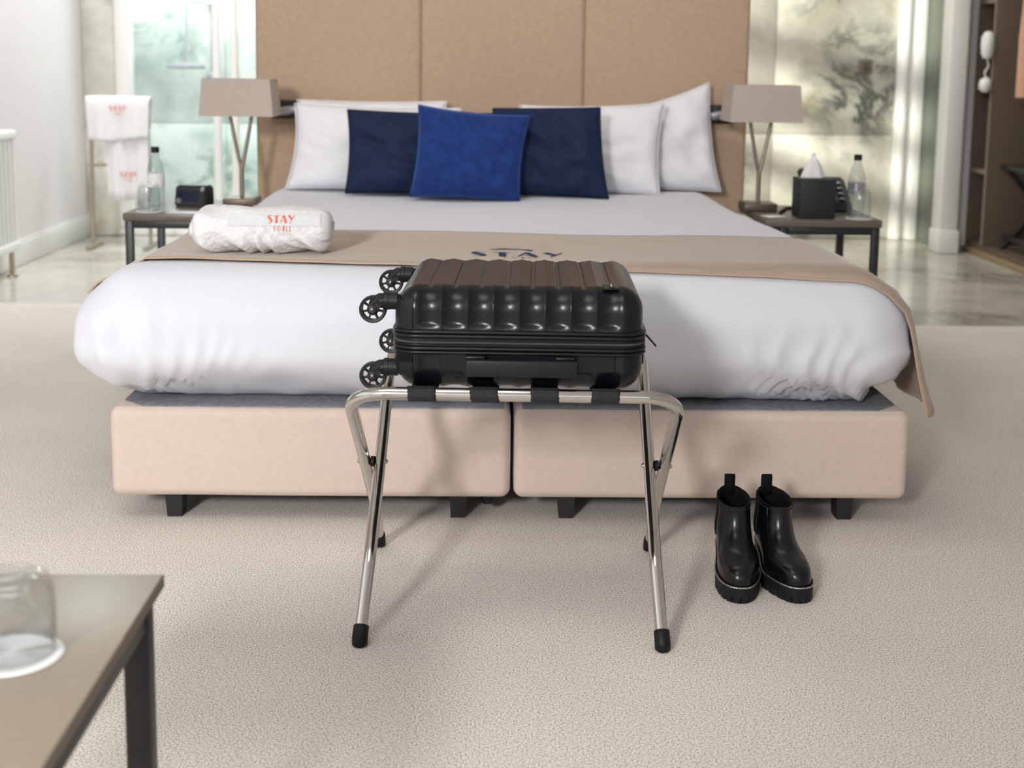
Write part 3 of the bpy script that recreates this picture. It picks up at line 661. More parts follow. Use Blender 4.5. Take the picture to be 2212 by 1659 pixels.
# bed runner
rn = thing('bed_runner', 'beige suede bed runner with navy lettering across the foot of the bed', 'bed runner', (0, 3.3, 0.59))
RO = Vector((0, 3.3, 0.59)); OFF = 0.006
def runner_col(y_at):
    """list of points along x for a given fraction; y_at(x) gives depth"""
    pts = []
    for z in (0.50, 0.525): pts.append(('l', z))
    for i in range(71): pts.append(('t', -0.85+1.665*i/70))
    for z in (0.53, 0.49, 0.45, 0.41, 0.37, 0.33, 0.29, 0.26, 0.245): pts.append(('r', z))
    return pts
NV = 26; cols = runner_col(None); vs = []
RUNTOP = {}
for (k, a) in cols:
    for j in range(NV+1):
        v = j/NV
        xe = -0.9 if k == 'l' else (0.86 if k == 'r' else a)
        y = (3.035-0.06*xe)*(1-v)+(3.555-0.05*xe)*v
        if k == 't':
            e = 0.004*max(0, noise.noise(Vector((a*6, v*2, 2.0))))*sstep(0.25, 0, v)
            p = Vector((a, y, dtop(a, y)+OFF+e))
        elif k == 'l': p = Vector((dside(y, a, -1)-OFF-0.003, y, a))
        else:
            x_s = dside(y, max(a, 0.43), 1); fl = (0.45-a)/0.22
            x = x_s+OFF+0.006 if a >= 0.43 else x_s+0.012+0.085*max(0, fl)**1.3*(0.55+0.45*v)+0.012*sin(v*9)*max(0, fl)
            p = Vector((max(x, 0.925 if a < 0.30 else -9), y+0.02*max(0, fl)*(v-0.4), a))
        vs.append(p-RO)
o = mesh('cloth', vs, grid_faces(len(cols), NV+1), 'runner', rn, angle=None)
sd = o.modifiers.new('thick', 'SOLIDIFY'); sd.thickness = 0.004; sd.offset = 1
hem = [vs[i*(NV+1)] + Vector((0, -0.001, 0.001)) for i in range(len(cols))]
tube('hem_piping', hem, 0.0018, 'piping', rn, 8)
def run_fn(cx, cy):
    def fn(u, v):
        x = cx+u; y = cy+v; return Vector((x, y, dtop(x, y)+OFF+0.0062))-RO
    return fn
lettering('logo_word', 'STAY', run_fn(0.012, 3.20), 'navy_print', rn, 0.066, 0.20)
lettering('logo_small_word', 'HOTEL', run_fn(0.02, 3.145), 'navy_print', rn, 0.016, 0.5)
av, af = ribbon([(-0.055, 0.0), (-0.02, 0.012), (0.025, 0.010), (0.05, -0.004)], [0.004, 0.012, 0.008, 0.014])
mesh('logo_crest', [run_fn(0.0, 3.27)(v.x, v.y) for v in av], af, 'navy_print', rn, smooth=False)

# rolled towel on the runner
rt_ = thing('rolled_towel', 'rolled white terry towel with coral lettering lying on the bed runner', 'towel', (-0.592, 3.185, 0.0), radians(1.5))
ZT = dtop(-0.6, 3.15)+OFF+0.006
RL = 0.163
def roll_pt(x, a, off=0.0):
    """a = 0 faces the viewer (-y), pi/2 up"""
    e = abs(x)/RL
    cap = (max(0, 1-max(0, (e-0.80)/0.20)**2.2))**0.5
    taper = 1-0.05*sstep(0.2, 1, x/RL)
    A, B = 0.068*taper, 0.054*taper
    ca, sa = cos(a), sin(a)
    pw = 0.82
    y = -A*math.copysign(abs(ca)**pw, ca); z = B*math.copysign(abs(sa)**pw, sa)
    if z < 0: z *= 0.96
    s = 0.42+0.58*cap if e > 0.8 else 1.0
    fold = (0.0050*sin(x*88+a*2.6+3*sin(x*19)+1.5*sin(x*47))+0.006*noise.noise(Vector((x*42+a*2.2, a*0.9, 3))))*sstep(0.45, -0.5, sa)*(1 if ca > 0 else 0.4)
    fold += 0.003*noise.noise(Vector((x*14, y*30, z*30)))+0.0012*noise.noise(Vector((x*90, y*120, z*120)))
    fold += 0.004*sin(x*40+a*3)*sstep(0.2, 0.9, sa)*sstep(0.03, -0.05, x)
    n = Vector((0, -ca, sa)); 
    p = Vector((x, y*s, z*s))+n*(fold*min(1, cap*2)+off)
    p.z = max(p.z, -0.0525)
    return p+Vector((0, 0, ZT+0.053))
NU, NA = 230, 110; vs = []
xs = [-RL+2*RL*i/(NU-1) for i in range(NU)]
for x in xs:
    for j in range(NA): vs.append(roll_pt(x, 2*pi*j/NA))
fs = [(i*NA+j, (i+1)*NA+j, (i+1)*NA+(j+1) % NA, i*NA+(j+1) % NA) for i in range(NU-1) for j in range(NA)]
# spiral ends: rings stepping inward and back
for (i0, s) in ((0, -1), (NU-1, 1)):
    base = [vs[i0*NA+j] for j in range(NA)]; c = sum(base, Vector())/NA; prev = i0*NA
    for r in range(1, 16):
        k = 1-r/16; st = len(vs)
        for j in range(NA):
            sp = sin((k*26)+(2*pi*j/NA))
            vs.append(c+(base[j]-c)*k+Vector((s*(0.004*sp*k-0.012*(1-k)+(0.010*sin(pi*min(1, (1-k)*3)) if s < 0 else 0.0)), 0, 0)))
        for j in range(NA):
            q = (prev+j, prev+(j+1) % NA, st+(j+1) % NA, st+j); fs.append(q)
        prev = st
    fs.append(tuple(range(prev, prev+NA)))
mesh('terry_cloth', vs, fs, 'terry', rt_, angle=None)
bv = [roll_pt(-0.075+0.215*i/80, 0.22+0.62*j/16, 0.0022) for i in range(81) for j in range(17)]
mesh('woven_band', bv, grid_faces(81, 17), 'towel_band', rt_, angle=None)
rf = lambda cx, a0: (lambda u, v: roll_pt(cx+u, a0+v/0.058, 0.0036))
lettering('logo_word', 'STAY', rf(0.048, 0.52), 'coral', rt_, 0.0215, 0.06)
lettering('logo_small_word', 'HOTEL', rf(0.052, 0.13), 'coral', rt_, 0.0105, 0.22)
av, af = ribbon([(-0.02, 0.0), (-0.005, 0.006), (0.012, 0.004)], [0.002, 0.005, 0.003]); mesh('logo_crest', [rf(-0.015, 1.45)(v.x, v.y) for v in av], af, 'coral', rt_, smooth=False)

# headboard
hb = thing('headboard', 'tall beige upholstered headboard of three wide panels', 'headboard', (0, 4.97, 0))
for (x0, x1) in ((-0.905, -0.301), (-0.301, 0.297), (0.297, 0.905)):
    def df(q, n, x0=x0, x1=x1):
        q = q.copy()
        if n.y < -0.4: q.y += 0.006*(abs(q.x)/((x1-x0)/2))**6
        return q+Vector(((x0+x1)/2, 0.03, 1.40))
    vs, fs = roundbox_geo((x1-x0-0.001, 0.06, 2.5), 0.016, (20, 3, 6), df); mesh('panel', vs, fs, 'headboard', hb, angle=None)

# pillows
def pillow(name, label, cat, mat, w, h, t, loc, lean=12, rz=0, roll=0, seed=0, pull=None, wr=0.010, group=None, flat=0.62, seam=None):
    root = thing(name, label, cat, loc, 0, group)
    N, K = 44, 40; vs = []
    R = Matrix.Rotation(radians(rz), 3, 'Z') @ Matrix.Rotation(radians(90-lean), 3, 'X') @ Matrix.Rotation(radians(roll), 3, 'Z')
    def P(u, v, s):
        x = w/2*u*(1-0.045*(1-v*v)); y = h/2*v*(1-0.04*(1-u*u))
        for (pu, pv, dx, dy) in (pull or []):
            k = (max(0, (1+pu*u)/2)**2.2)*(max(0, (1+pv*v)/2)**2.2); x += dx*k; y += dy*k
        T = t/2*((1-abs(u)**2.6)*(1-abs(v)**2.6))**0.5
        e = (1-u*u)*(1-v*v)
        n1 = noise.noise(Vector((u*2.2+seed, v*2.2, s*2.0+seed))); n2 = 1-2*abs(noise.noise(Vector((u*3.0+v*2.0+seed*3, v*1.6-u*1.4, s*3))))
        T += (wr*1.6*n1+wr*0.8*n2)*min(1, e*4)
        T = max(T, 0.003 if e > 0 else 0.0)
        return R @ Vector((x, y, s*T))
    for s in (1, -1):
        for i in range(N+1):
            for j in range(K+1): vs.append(P(-1+2*i/N, -1+2*j/K, s))
    G = (N+1)*(K+1); fs = grid_faces(N+1, K+1)+[tuple(i+G for i in q)[::-1] for q in grid_faces(N+1, K+1)]
    lo = min(v.z for v in vs)
    vs = [v+Vector((0, 0, -lo)) for v in vs]
    bm = bmesh.new(); me = bpy.data.meshes.new('t'); me.from_pydata([tuple(v) for v in vs], [], fs); bm.from_mesh(me); bpy.data.meshes.remove(me)
    bmesh.ops.remove_doubles(bm, verts=bm.verts[:], dist=1e-5)
    bmobj('cover', bm, mat, root, angle=None)
    rim = [P(-1+2*i/N, -1, 1) for i in range(N)]+[P(1, -1+2*j/K, 1) for j in range(K)]+[P(1-2*i/N, 1, 1) for i in range(N)]+[P(-1, 1-2*j/K, 1) for j in range(K+1)]
    tube('seam', [p+Vector((0, 0, -lo)) for p in rim], 0.0022, seam or mat, root, 6)
    return root
ZB = 0.592
WG = 'white pillows against the headboard'
pillow('pillow', 'white pillow at the left end, lying flat against the headboard', 'pillow', 'pillow_cotton', 0.54, 0.315, 0.10, (-0.475, 4.875, ZB), 9, 0, 0, 1, group=WG)
pillow('pillow', 'white pillow sandwiched behind the left navy pillow', 'pillow', 'pillow_cotton', 0.585, 0.298, 0.11, (-0.445, 4.730, ZB), 13, 0, -1, 5, group=WG, pull=[(-1, -1, -0.02, -0.0)])
pillow('pillow', 'white pillow standing just right of the navy pillows', 'pillow', 'pillow_cotton', 0.50, 0.310, 0.11, (0.305, 4.755, ZB), 12, -3, 0, 9, group=WG, pull=[(1, 1, 0.015, 0.015)])
pillow('pillow', 'rightmost white pillow with a pointed corner rising above the rest', 'pillow', 'pillow_cotton', 0.44, 0.315, 0.10, (0.545, 4.872, ZB), 8, -3, 0, 13, group=WG, pull=[(1, 1, -0.02, 0.080), (1, -1, 0.03, 0.0), (-1, 1, 0, -0.05)])
NG = 'navy pillows'
pillow('pillow', 'navy pillow left of the royal blue velvet cushion', 'pillow', 'navy', 0.50, 0.288, 0.11, (-0.285, 4.575, ZB), 14, 2, -1, 21, group=NG, wr=0.016)
pillow('pillow', 'navy pillow with domed top right of the royal blue velvet cushion', 'pillow', 'navy', 0.385, 0.312, 0.12, (0.148, 4.555, ZB), 12, -4, -1, 33, group=NG, wr=0.016, pull=[(1, 1, -0.02, 0.0), (-1, 1, 0.0, -0.015), (1, -1, 0.02, 0)])
pillow('cushion', 'square royal blue velvet cushion at the centre of the pillows', 'cushion', 'velvet', 0.352, 0.290, 0.12, (-0.116, 4.435, ZB), 14, 0, -2, 41, wr=0.007, pull=[(1, 1, 0.02, 0.0), (-1, 1, 0.0, 0.018), (-1, -1, -0.015, 0), (1, -1, -0.005, 0)])

# reading lights on the headboard
for (x, lab) in ((-0.80, 'small dark reading light on the headboard beside the left bedside lamp'), (0.80, 'small dark reading light on the headboard beside the right bedside lamp')):
    r = thing('reading_light', lab, 'wall light', (x, 4.968, 0.865), 0, 'headboard reading lights')
    box('wall_plate', (-0.045, -0.022, -0.032), (0.045, 0.0, 0.035), 'black_metal', r, 0.004)
    tube('arm', fillet([(0, -0.02, 0), (0, -0.06, 0), (0.02*(1 if x < 0 else -1), -0.09, 0.005)], 0.02), 0.006, 'silver', r, 10)
    lathe('spot_head', [(0, -0.022), (0.014, -0.022), (0.016, 0.0), (0.013, 0.03), (0, 0.032)], 'silver', r, 16, (0.024*(1 if x < 0 else -1), -0.10, 0.0), Matrix.Rotation(radians(80), 3, 'Y'))

# ================================================================== bedside tables and what stands on them
def nightstand(label, xa, xb):
    t = thing('bedside_table', label, 'table', ((xa+xb)/2, 4.64, 0), 0, 'bedside tables'); hw = (xb-xa)/2; y0, y1 = -0.235, 0.235
    box('table_top', (-hw, y0, 0.515), (hw, y1, 0.54), 'night_top', t, 0.003)
    out = -1 if xa < 0 else 1
    for sx in (-1, 1):
        lx = sx*(hw-0.018) if sx == out else sx*(hw-0.065)
        for y in (y0+0.018, y1-0.018): box('leg', (lx-0.0125, y-0.0125, 0), (lx+0.0125, y+0.0125, 0.515), 'black_metal', t, 0.002)
    l0, l1 = (-hw+0.031, hw-0.078) if out < 0 else (-hw+0.078, hw-0.031)
    for y in (y0+0.018, y1-0.018): box('rail', (l0, y-0.0125, 0.49), (l1, y+0.0125, 0.515), 'black_metal', t, 0.002)
    for lx in (l0-0.0125, l1+0.0125): box('rail', (lx-0.0125, y0+0.031, 0.49), (lx+0.0125, y1-0.031, 0.515), 'black_metal', t, 0.002)
    return t
nightstand('black-framed bedside table with brown-grey top left of the bed', -1.252, -0.868)
nightstand('black-framed bedside table with brown-grey top right of the bed', 0.868, 1.258)
def lamp(label, x, y):
    t = thing('bedside_lamp', label, 'lamp', (x, y, 0.54), 0, 'bedside lamps')
    box('base', (-0.058, -0.06, 0), (0.058, 0.06, 0.028), 'lamp_base', t, 0.004)
    tube('stem', [(0, 0, 0.028), (0, 0, 0.13)], 0.008, 'lamp_rod', t, 12)
    for s in (-1, 1): tube('rod', [(0, 0, 0.125), (s*0.010, 0, 0.165), (s*0.042, 0, 0.335)], 0.0065, 'lamp_rod', t, 10)
    tube('cross_rod', [(-0.042, 0, 0.335), (0.042, 0, 0.335)], 0.005, 'lamp_rod', t, 10)
    z0, z1 = 0.312, 0.438; vs = []; th = 0.003
    for (z, wx, wy) in ((z0, 0.126, 0.10), (z1, 0.115, 0.088), (z1, 0.115-th, 0.088-th), (z0, 0.126-th, 0.10-th)):
        for (a, b_) in ((-1, -1), (1, -1), (1, 1), (-1, 1)): vs.append((a*wx, b_*wy, z))
    fs = [(r*4+k, r*4+(k+1) % 4, ((r+1) % 4)*4+(k+1) % 4, ((r+1) % 4)*4+k) for r in range(4) for k in range(4)]
    sh_ = mesh('shade', vs, fs, 'shade', t, smooth=False)
    tube('shade_spider', [(-0.118, 0, 0.335), (0.118, 0, 0.335)], 0.003, 'lamp_rod', t, 8)
    lathe('bulb', [(0, 0.335), (0.012, 0.335), (0.013, 0.352), (0.026, 0.375), (0.027, 0.392), (0.018, 0.41), (0, 0.415)], 'paper', t, 16)
    return t
lamp('bedside lamp with tapered taupe shade on the left bedside table', -0.912, 4.70)
lamp('bedside lamp with tapered taupe shade on the right bedside table', 0.900, 4.70)

def bottle(label, x, y):
    t = thing('water_bottle', label, 'bottle', (x, y, 0.54), 0, 'water bottles')
    lathe('body', [(0, 0.002), (0.026, 0.0), (0.029, 0.006), (0.029, 0.05), (0.0275, 0.055), (0.029, 0.06), (0.029, 0.125), (0.024, 0.150), (0.013, 0.178), (0.011, 0.19), (0, 0.19)], 'pet', t, 28)
    lathe('cap', [(0.0, 0.190), (0.0135, 0.188), (0.0135, 0.205), (0.012, 0.208), (0, 0.208)], 'rubber', t, 24)
    lathe('label', [(0.0296, 0.072), (0.0296, 0.118)], 'paper', t, 28) if x < 0 else lathe('label', [(0.0296, 0.075), (0.0296, 0.112)], 'silver', t, 28)
    return t
bottle('small water bottle with black cap on the left bedside table', -1.182, 4.58)
bottle('small water bottle with black cap on the right bedside table', 1.212, 4.57)
def tumbler_prof(r, h):
    # upside-down tumbler: rim down, thick base on top; outer wall up, across, then the inner wall down
    return [(r*0.97, 0.0), (r, h*0.25), (r, h*0.62), (r*0.965, h*0.80), (r*0.86, h*0.93), (r*0.66, h*0.985), (r*0.42, h*0.97), (0, h*0.955),
            (0, h*0.90), (r*0.5, h*0.90), (r*0.78, h*0.85), (r*0.90, h*0.76), (r*0.94, h*0.60), (r*0.94, h*0.25), (r*0.92, 0.0), (r*0.97, 0.0)]
def tumbler(label, x, y, z, r, h, group=None):
    t = tag(lathe('tumbler', tumbler_prof(r, h), 'glass', None, 48, (0, 0, 0), None, None), label, 'glass', group); t.location = (x, y, z); return t
box_c = tag(lathe('coaster', [(0, 0), (0.045, 0), (0.045, 0.0025), (0, 0.0025)], 'coaster', None, 32), 'white paper coaster under the glass on the right bedside table', 'coaster'); box_c.location = (1.195, 4.462, 0.54)
box_c = tag(lathe('coaster', [(0, 0), (0.042, 0), (0.042, 0.0025), (0, 0.0025)], 'coaster', None, 32), 'white paper coaster under the glass on the left bedside table', 'coaster'); box_c.location = (-1.178, 4.462, 0.54)
tumbler('upturned drinking glass in front of the bottle on the left bedside table', -1.178, 4.462, 0.5426, 0.036, 0.095, 'bedside tumblers')
tumbler('upturned drinking glass in front of the bottle on the right bedside table', 1.195, 4.462, 0.5426, 0.037, 0.098, 'bedside tumblers')
# alarm clock radio
ck = thing('clock_radio', 'black clock radio with dark blue display on the left bedside table', 'alarm clock', (-1.068, 4.66, 0.54), radians(-14))
vs = [(-0.058, -0.045, 0.0), (0.058, -0.045, 0.0), (0.058, 0.035, 0.0), (-0.058, 0.035, 0.0), (-0.058, -0.028, 0.072), (0.058, -0.028, 0.072), (0.058, 0.03, 0.072), (-0.058, 0.03, 0.072)]
bm = bmesh.new(); bv_ = [bm.verts.new(v) for v in vs]
for f in ((3, 2, 1, 0), (4, 5, 6, 7), (0, 1, 5, 4), (1, 2, 6, 5), (2, 3, 7, 6), (3, 0, 4, 7)): bm.faces.new([bv_[i] for i in f])
bmesh.ops.bevel(bm, geom=bm.edges[:], offset=0.006, segments=3, affect='EDGES'); bmobj('case', bm, 'leatherette', ck)
def slope_pt(x, z): return Vector((x, -0.045+0.017*(z/0.072)-0.001, z))
mesh('display', [slope_pt(-0.045, 0.016), slope_pt(0.032, 0.016), slope_pt(0.032, 0.056), slope_pt(-0.045, 0.056)], [(0, 1, 2, 3)], 'screen', ck, smooth=False)
for (x, z, r) in ((-0.040, 0.02, 0.010), (0.045, 0.060, 0.008)):
    lathe('knob', [(0, 0.006), (r*0.85, 0.006), (r, 0.0), (r, -0.002)], 'silver', ck, 18, slope_pt(x, z), Matrix.Rotation(radians(90), 3, 'X'))
# tissue box
tb = thing('tissue_box', 'black leatherette cube tissue box on the right bedside table', 'tissue box', (1.047, 4.497, 0.54))
box('case', (-0.060, -0.060, 0), (0.060, 0.060, 0.132), 'leatherette', tb, 0.003, 3); box('slot', (-0.035, -0.012, 0.1315), (0.035, 0.012, 0.1335), 'rubber', tb, 0.001)
vs = []
for i in range(25):
    a = 2*pi*i/24
    for j in range(9):
        v = j/8; r = 0.030*(1-v)**0.6*(1+0.18*sin(5*a))+0.004*(1-v); vs.append((r*cos(a)*1.1+0.006*v*sin(3*a)-0.006, 0.45*r*sin(a), 0.1335+0.085*v*(1-0.12*(1+sin(2*a+0.6))*v)))
mesh('tissue', vs, grid_faces(25, 9), 'paper', tb, angle=None)
# telephone behind the tissue box
ph = thing('telephone', 'black desk telephone behind the tissue box', 'telephone', (1.135, 4.735, 0.54), radians(-6))
vs = [(-0.095, -0.09, 0), (0.095, -0.09, 0), (0.095, 0.09, 0), (-0.095, 0.09, 0), (-0.095, -0.08, 0.03), (0.095, -0.08, 0.03), (0.085, 0.085, 0.115), (-0.085, 0.085, 0.115)]
bm = bmesh.new(); bv_ = [bm.verts.new(v) for v in vs]
for f in ((3, 2, 1, 0), (4, 5, 6, 7), (0, 1, 5, 4), (1, 2, 6, 5), (2, 3, 7, 6), (3, 0, 4, 7)): bm.faces.new([bv_[i] for i in f])
bmesh.ops.bevel(bm, geom=bm.edges[:], offset=0.008, segments=3, affect='EDGES'); bmobj('body', bm, 'leatherette', ph)
tube('handset', fillet([(-0.062, -0.07, 0.062), (-0.062, -0.03, 0.085), (-0.062, 0.05, 0.125), (-0.062, 0.085, 0.125)], 0.03), [0.018]*30 if False else 0.017, 'leatherette', ph, 14)
for r_ in range(4):
    for c_ in range(3):
        z = 0.042+0.016*r_; y = -0.062+0.031*r_; box('key', (0.0+0.026*c_, y-0.008, z), (0.018+0.026*c_, y+0.008, z+0.008), 'silver', ph, 0.002, 1)
tube('cord', fillet([(-0.09, 0.0, 0.006), (-0.135, -0.05, 0.006), (-0.145, -0.11, 0.006), (-0.16, -0.15, 0.006), (-0.167, -0.20, 0.006)], 0.03), 0.0055, 'rubber', ph, 10)
nt_ = box('note_card', (-0.035, -0.028, 0), (0.035, 0.028, 0.002), 'paper', None, 0.0003, 1); nt_.location = (0.915, 4.50, 0.54); nt_.rotation_euler = (0, 0, radians(20)); tag(nt_, 'small white card lying on the right bedside table', 'card')

# ================================================================== low table in the left foreground
tt = thing('side_table', 'taupe low table with black square legs in the left foreground', 'table', (-0.86, 1.26, 0))
LX = -0.02      # left end of the small top
o = box('table_top', (LX, -0.19, 0.404), (0.403, 0.305, 0.420), 'table_top', tt, 0.0012, 2)
for (x0, y0, x1, y1) in ((LX, -0.191, 0.404, -0.190), (LX, 0.305, 0.404, 0.306), (0.403, -0.190, 0.404, 0.305)):
    box('edge_band', (x0, y0, 0.4045), (x1, y1, 0.4190), 'table_edge', tt, 0)
for lx in (LX+0.018, 0.387):
    for ly in (-0.130, 0.245): box('leg', (lx-0.0150, ly-0.0150, 0), (lx+0.0150, ly+0.0150, 0.404), 'black_metal', tt, 0.0025)
for ly in (-0.130, 0.245): box('rail', (LX+0.033, ly-0.0125, 0.379), (0.372, ly+0.0125, 0.404), 'black_metal', tt, 0.002)
for lx in (LX+0.018, 0.387): box('rail', (lx-0.0125, -0.115, 0.379), (lx+0.0125, 0.230, 0.404), 'black_metal', tt, 0.002)
co = tag(lathe('coaster', [(0, 0), (0.0525, 0), (0.054, 0.001), (0.0525, 0.0022), (0.046, 0.0022), (0.045, 0.0016), (0, 0.0016)], 'coaster', None, 48), 'round white paper coaster on the taupe foreground table', 'coaster'); co.location = (-0.562, 1.338, 0.42)
tumbler('large upturned glass tumbler on the white coaster in the left foreground', -0.563, 1.345, 0.4222, 0.0455, 0.086)

# ================================================================== luggage rack
rk = thing('luggage_rack', 'folding chrome luggage rack with black webbing straps in front of the bed', 'luggage rack', (-0.006, 2.535, 0), radians(-2.0))
TR = 0.0117
def frame_path(hw_top, hw_piv, hw_foot, s):
    a = [(-hw_foot, s*0.252, 0.012), (-hw_piv-0.001, s*0.168, 0.132), (-hw_piv, 0, 0.267), (-hw_top, -s*0.250, 0.466)]
    b = [(-x, y, z) for (x, y, z) in a[::-1]]
    return fillet(a+b, [0, 0.12, 0, 0.078, 0.078, 0, 0.12, 0], 14)
tube('front_frame', frame_path(0.292, 0.292, 0.293, 1), TR, 'chrome', rk, 24)
tube('rear_frame', frame_path(0.262, 0.2625, 0.272, -1), TR, 'chrome', rk, 24)
for (hw, hp, s) in ((0.293, 0.293, 1), (0.272, 0.2635, -1)):
    for sx in (-1, 1):
        foot = Vector((sx*hw, s*0.252, 0.0)); d = (Vector((sx*hp, s*0.168, 0.132))-Vector((sx*hw, s*0.252, 0.012))).normalized()
        p0 = foot+Vector((0, 0, 0.0)); c0 = Vector((sx*hw, s*0.252, 0.012))
        tube('rubber_foot', [p0+Vector((0, 0, 0.0015)), p0+Vector((0, 0, 0.004)), c0+d*0.002, c0+d*0.024, c0+d*0.026], [0.0115, 0.0142, 0.0146, 0.0142, 0.0125], 'rubber', rk, 20)
for sx in (-1, 1):
    tube('pivot_spacer', [(sx*0.2740, 0, 0.267), (sx*0.2805, 0, 0.267)], 0.0105, 'rubber', rk, 18)
    lathe('pivot_screw', [(0, 0.004), (0.003, 0.0035), (0.0048, 0.001), (0.005, -0.003)], 'steel', rk, 14, (sx*(0.292+TR), 0, 0.267), Matrix.Rotation(radians(90*sx), 3, 'Y'))
    lathe('pivot_screw', [(0, 0.004), (0.003, 0.0035), (0.0048, 0.001), (0.005, -0.003)], 'steel', rk, 14, (sx*(0.2625-TR), 0, 0.267), Matrix.Rotation(radians(-90*sx), 3, 'Y'))
def strap(xc, skew=0.0):
    R = TR+0.0016; P = []
    for k in range(13):                         # round the front bar: from below, over the front, to the top
        a = radians(-80-190*k/12); P.append((-0.250+R*cos(a), 0.466+R*sin(a)))
    for (y, z) in ((-0.238, 0.4745), (-0.226, 0.4685), (-0.212, 0.4642), (-0.19, 0.4625), (-0.1, 0.4620), (0, 0.4620), (0.1, 0.4620), (0.19, 0.4625), (0.212, 0.4645), (0.226, 0.4685), (0.238, 0.4745)): P.append((y, z))
    for k in range(13):
        a = radians(90-190*k/12); P.append((0.250+R*cos(a), 0.466+R*sin(a)))
    vs = []
    for i in range(9):
        u = -1+i/4
        for q, (y, z) in enumerate(P):
            vs.append((xc+0.0245*u+(skew*(0.466-z)/0.02 if q < 13 else 0)+0.0006*sin(q*2.1+i), y, z))
    o = mesh('strap', vs, grid_faces(9, len(P)), 'webbing', rk, angle=None)
    sd = o.modifiers.new('thick', 'SOLIDIFY'); sd.thickness = 0.0016; sd.offset = 0
for (xc, sk) in ((-0.161, 0.001), (-0.052, 0.003), (0.0535, 0.001), (0.159, -0.001)): strap(xc, sk)

# ================================================================== suitcase
sc = thing('suitcase', 'black ribbed hard-shell cabin suitcase lying on the luggage rack', 'suitcase', (0.001, 2.508, 0.4640), radians(-2.3))
HX, HY, SH = 0.2235, 0.202, 0.187
RX0, RP, NP = -0.1815, 0.0454, 8
def rib(x):
    t = (x-RX0)/RP
    if t < 0 or t > NP: return 0.0, None
    u = t-math.floor(t); return 1-(2*u-1)**2, u
RS = 0.044
def shell(name, upper, mat, keep, off=0.0, res=(268, 40, 39), parent=None, keepp=None):
    """half of a ribbed rounded box; zz is the height above the suitcase's underside"""
    def df(q, n):
        x = q.x; r, u = rib(x); zz = q.z+(SH-0.122 if upper else 0.122); hz = SH-zz if upper else zz
        ends = sstep(0.9, 0.5, abs(n.x))
        hor = min(1.0, abs(n.y)*1.5)*ends; topw = max(0, abs(n.z)-0.2)/0.8*ends*sstep(0.185, 0.155, abs(q.y))
        flat = sstep(0.030, 0.034, zz) if (not upper and n.y < -0.3 and -0.140 < x < 0.170) else 0.0
        d = -0.0058*r*hor*(0.1+0.9*sstep(0.074, 0.064, hz))*(1-flat)-0.0022*flat-0.0026*r*topw
        if u is not None and topw > 0 and upper:
            d -= 0.0030*sstep(0.0046, 0.0030, abs((u-0.5)*RP))*sstep(0.164, 0.157, abs(q.y))
        return Vector((q.x, q.y, zz))+n*(d+off)
    vs, fs = roundbox_geo((2*HX-0.008, 2*HY-0.008, 0.244), RS, res, df, 'xXyYZ' if upper else 'xXyYz', keepp)
    fs = [f for f in fs if all(keep(vs[i]) for i in f)]
    used = sorted({i for f in fs for i in f}); mp = {o_: k for k, o_ in enumerate(used)}
    return mesh(name, [vs[i] for i in used], [tuple(mp[i] for i in f) for f in fs], mat, parent or sc, angle=35)
up_o = shell('upper_shell', True, 'abs', lambda v: v.z > 0.100)
lo_o = shell('lower_shell', False, 'abs', lambda v: v.z < 0.081)
# corner guards behind the wheels
for upper in (True, False):
    for sy in (-1, 1):
        def kp(ch, p, sy=sy, upper=upper):
            z_ok = (-0.012 < p[2] < 0.103) if upper else (-0.103 < p[2] < -0.052)
            if ch == 'x': return z_ok and sy*p[1] > 0.085
            return z_ok and ch == ('Y' if sy > 0 else 'y') and p[0] < -0.189
        shell('corner_guard', upper, 'abs_matte', lambda v: True, 0.0022, keepp=kp)
PATH = rrect(HX, HY, 0.046, 10, 24)
def lip(z0, z1, name='rim'):
    c = (z0+z1)/2; h = (z1-z0)/2
    prof = [(-0.010, z0)]+[(-0.002+0.0045*cos(a), c+h*sin(a)) for a in [(-pi/2+pi*k/8) for k in range(9)]]+[(-0.010, z1)]
    return ring_sweep(name, PATH, prof, 'abs_band', sc)
lip(0.0960, 0.1040); lip(0.1040, 0.1110); lip(0.0745, 0.0820); lip(0.0675, 0.0745)
zt_ = ring_sweep('zip_tape', PATH, [(-0.009, 0.0810), (-0.0015, 0.0820), (-0.0008, 0.0855), (-0.0008, 0.0925), (-0.0015, 0.0965), (-0.009, 0.0970)], 'rubber', sc)
ring_sweep('zip_teeth', PATH, [(-0.004, 0.0870), (0.0008, 0.0875), (0.0014, 0.0893), (0.0008, 0.0911), (-0.004, 0.0915)], 'zip', sc)
ring_sweep('zip_cord', PATH, [(0.0012*cos(a)-0.0002, 0.0845+0.0012*sin(a)) for a in [2*pi*k/8 for k in range(8)]], 'abs_band', sc)
ring_sweep('zip_cord', PATH, [(0.0012*cos(a)-0.0002, 0.0943+0.0012*sin(a)) for a in [2*pi*k/8 for k in range(8)]], 'abs_band', sc)
# zip pull at the right end
zp = box('zip_pull', (-0.0015, -0.005, -0.028), (0.0015, 0.005, 0.0), 'rubber', sc, 0.001, 2, Matrix.Translation((HX+0.003, -0.145, 0.098)) @ Matrix.Rotation(radians(-42), 4, 'Y'))
Rz = Matrix.Translation((HX+0.003, -0.145, 0.098)) @ Matrix.Rotation(radians(-42), 4, 'Y')
vs, fs = tube_geo([Rz @ Vector(p) for p in ((0, -0.004, -0.018), (0, -0.004, -0.029), (0, 0.004, -0.029), (0, 0.004, -0.018))], 0.0011, 8); mesh('pull_tip', vs, fs, 'steel', zp)
lk = box('lock', (HX-0.006, -0.10, 0.032), (HX+0.004, -0.03, 0.064), 'abs_matte', sc, 0.004, 3)
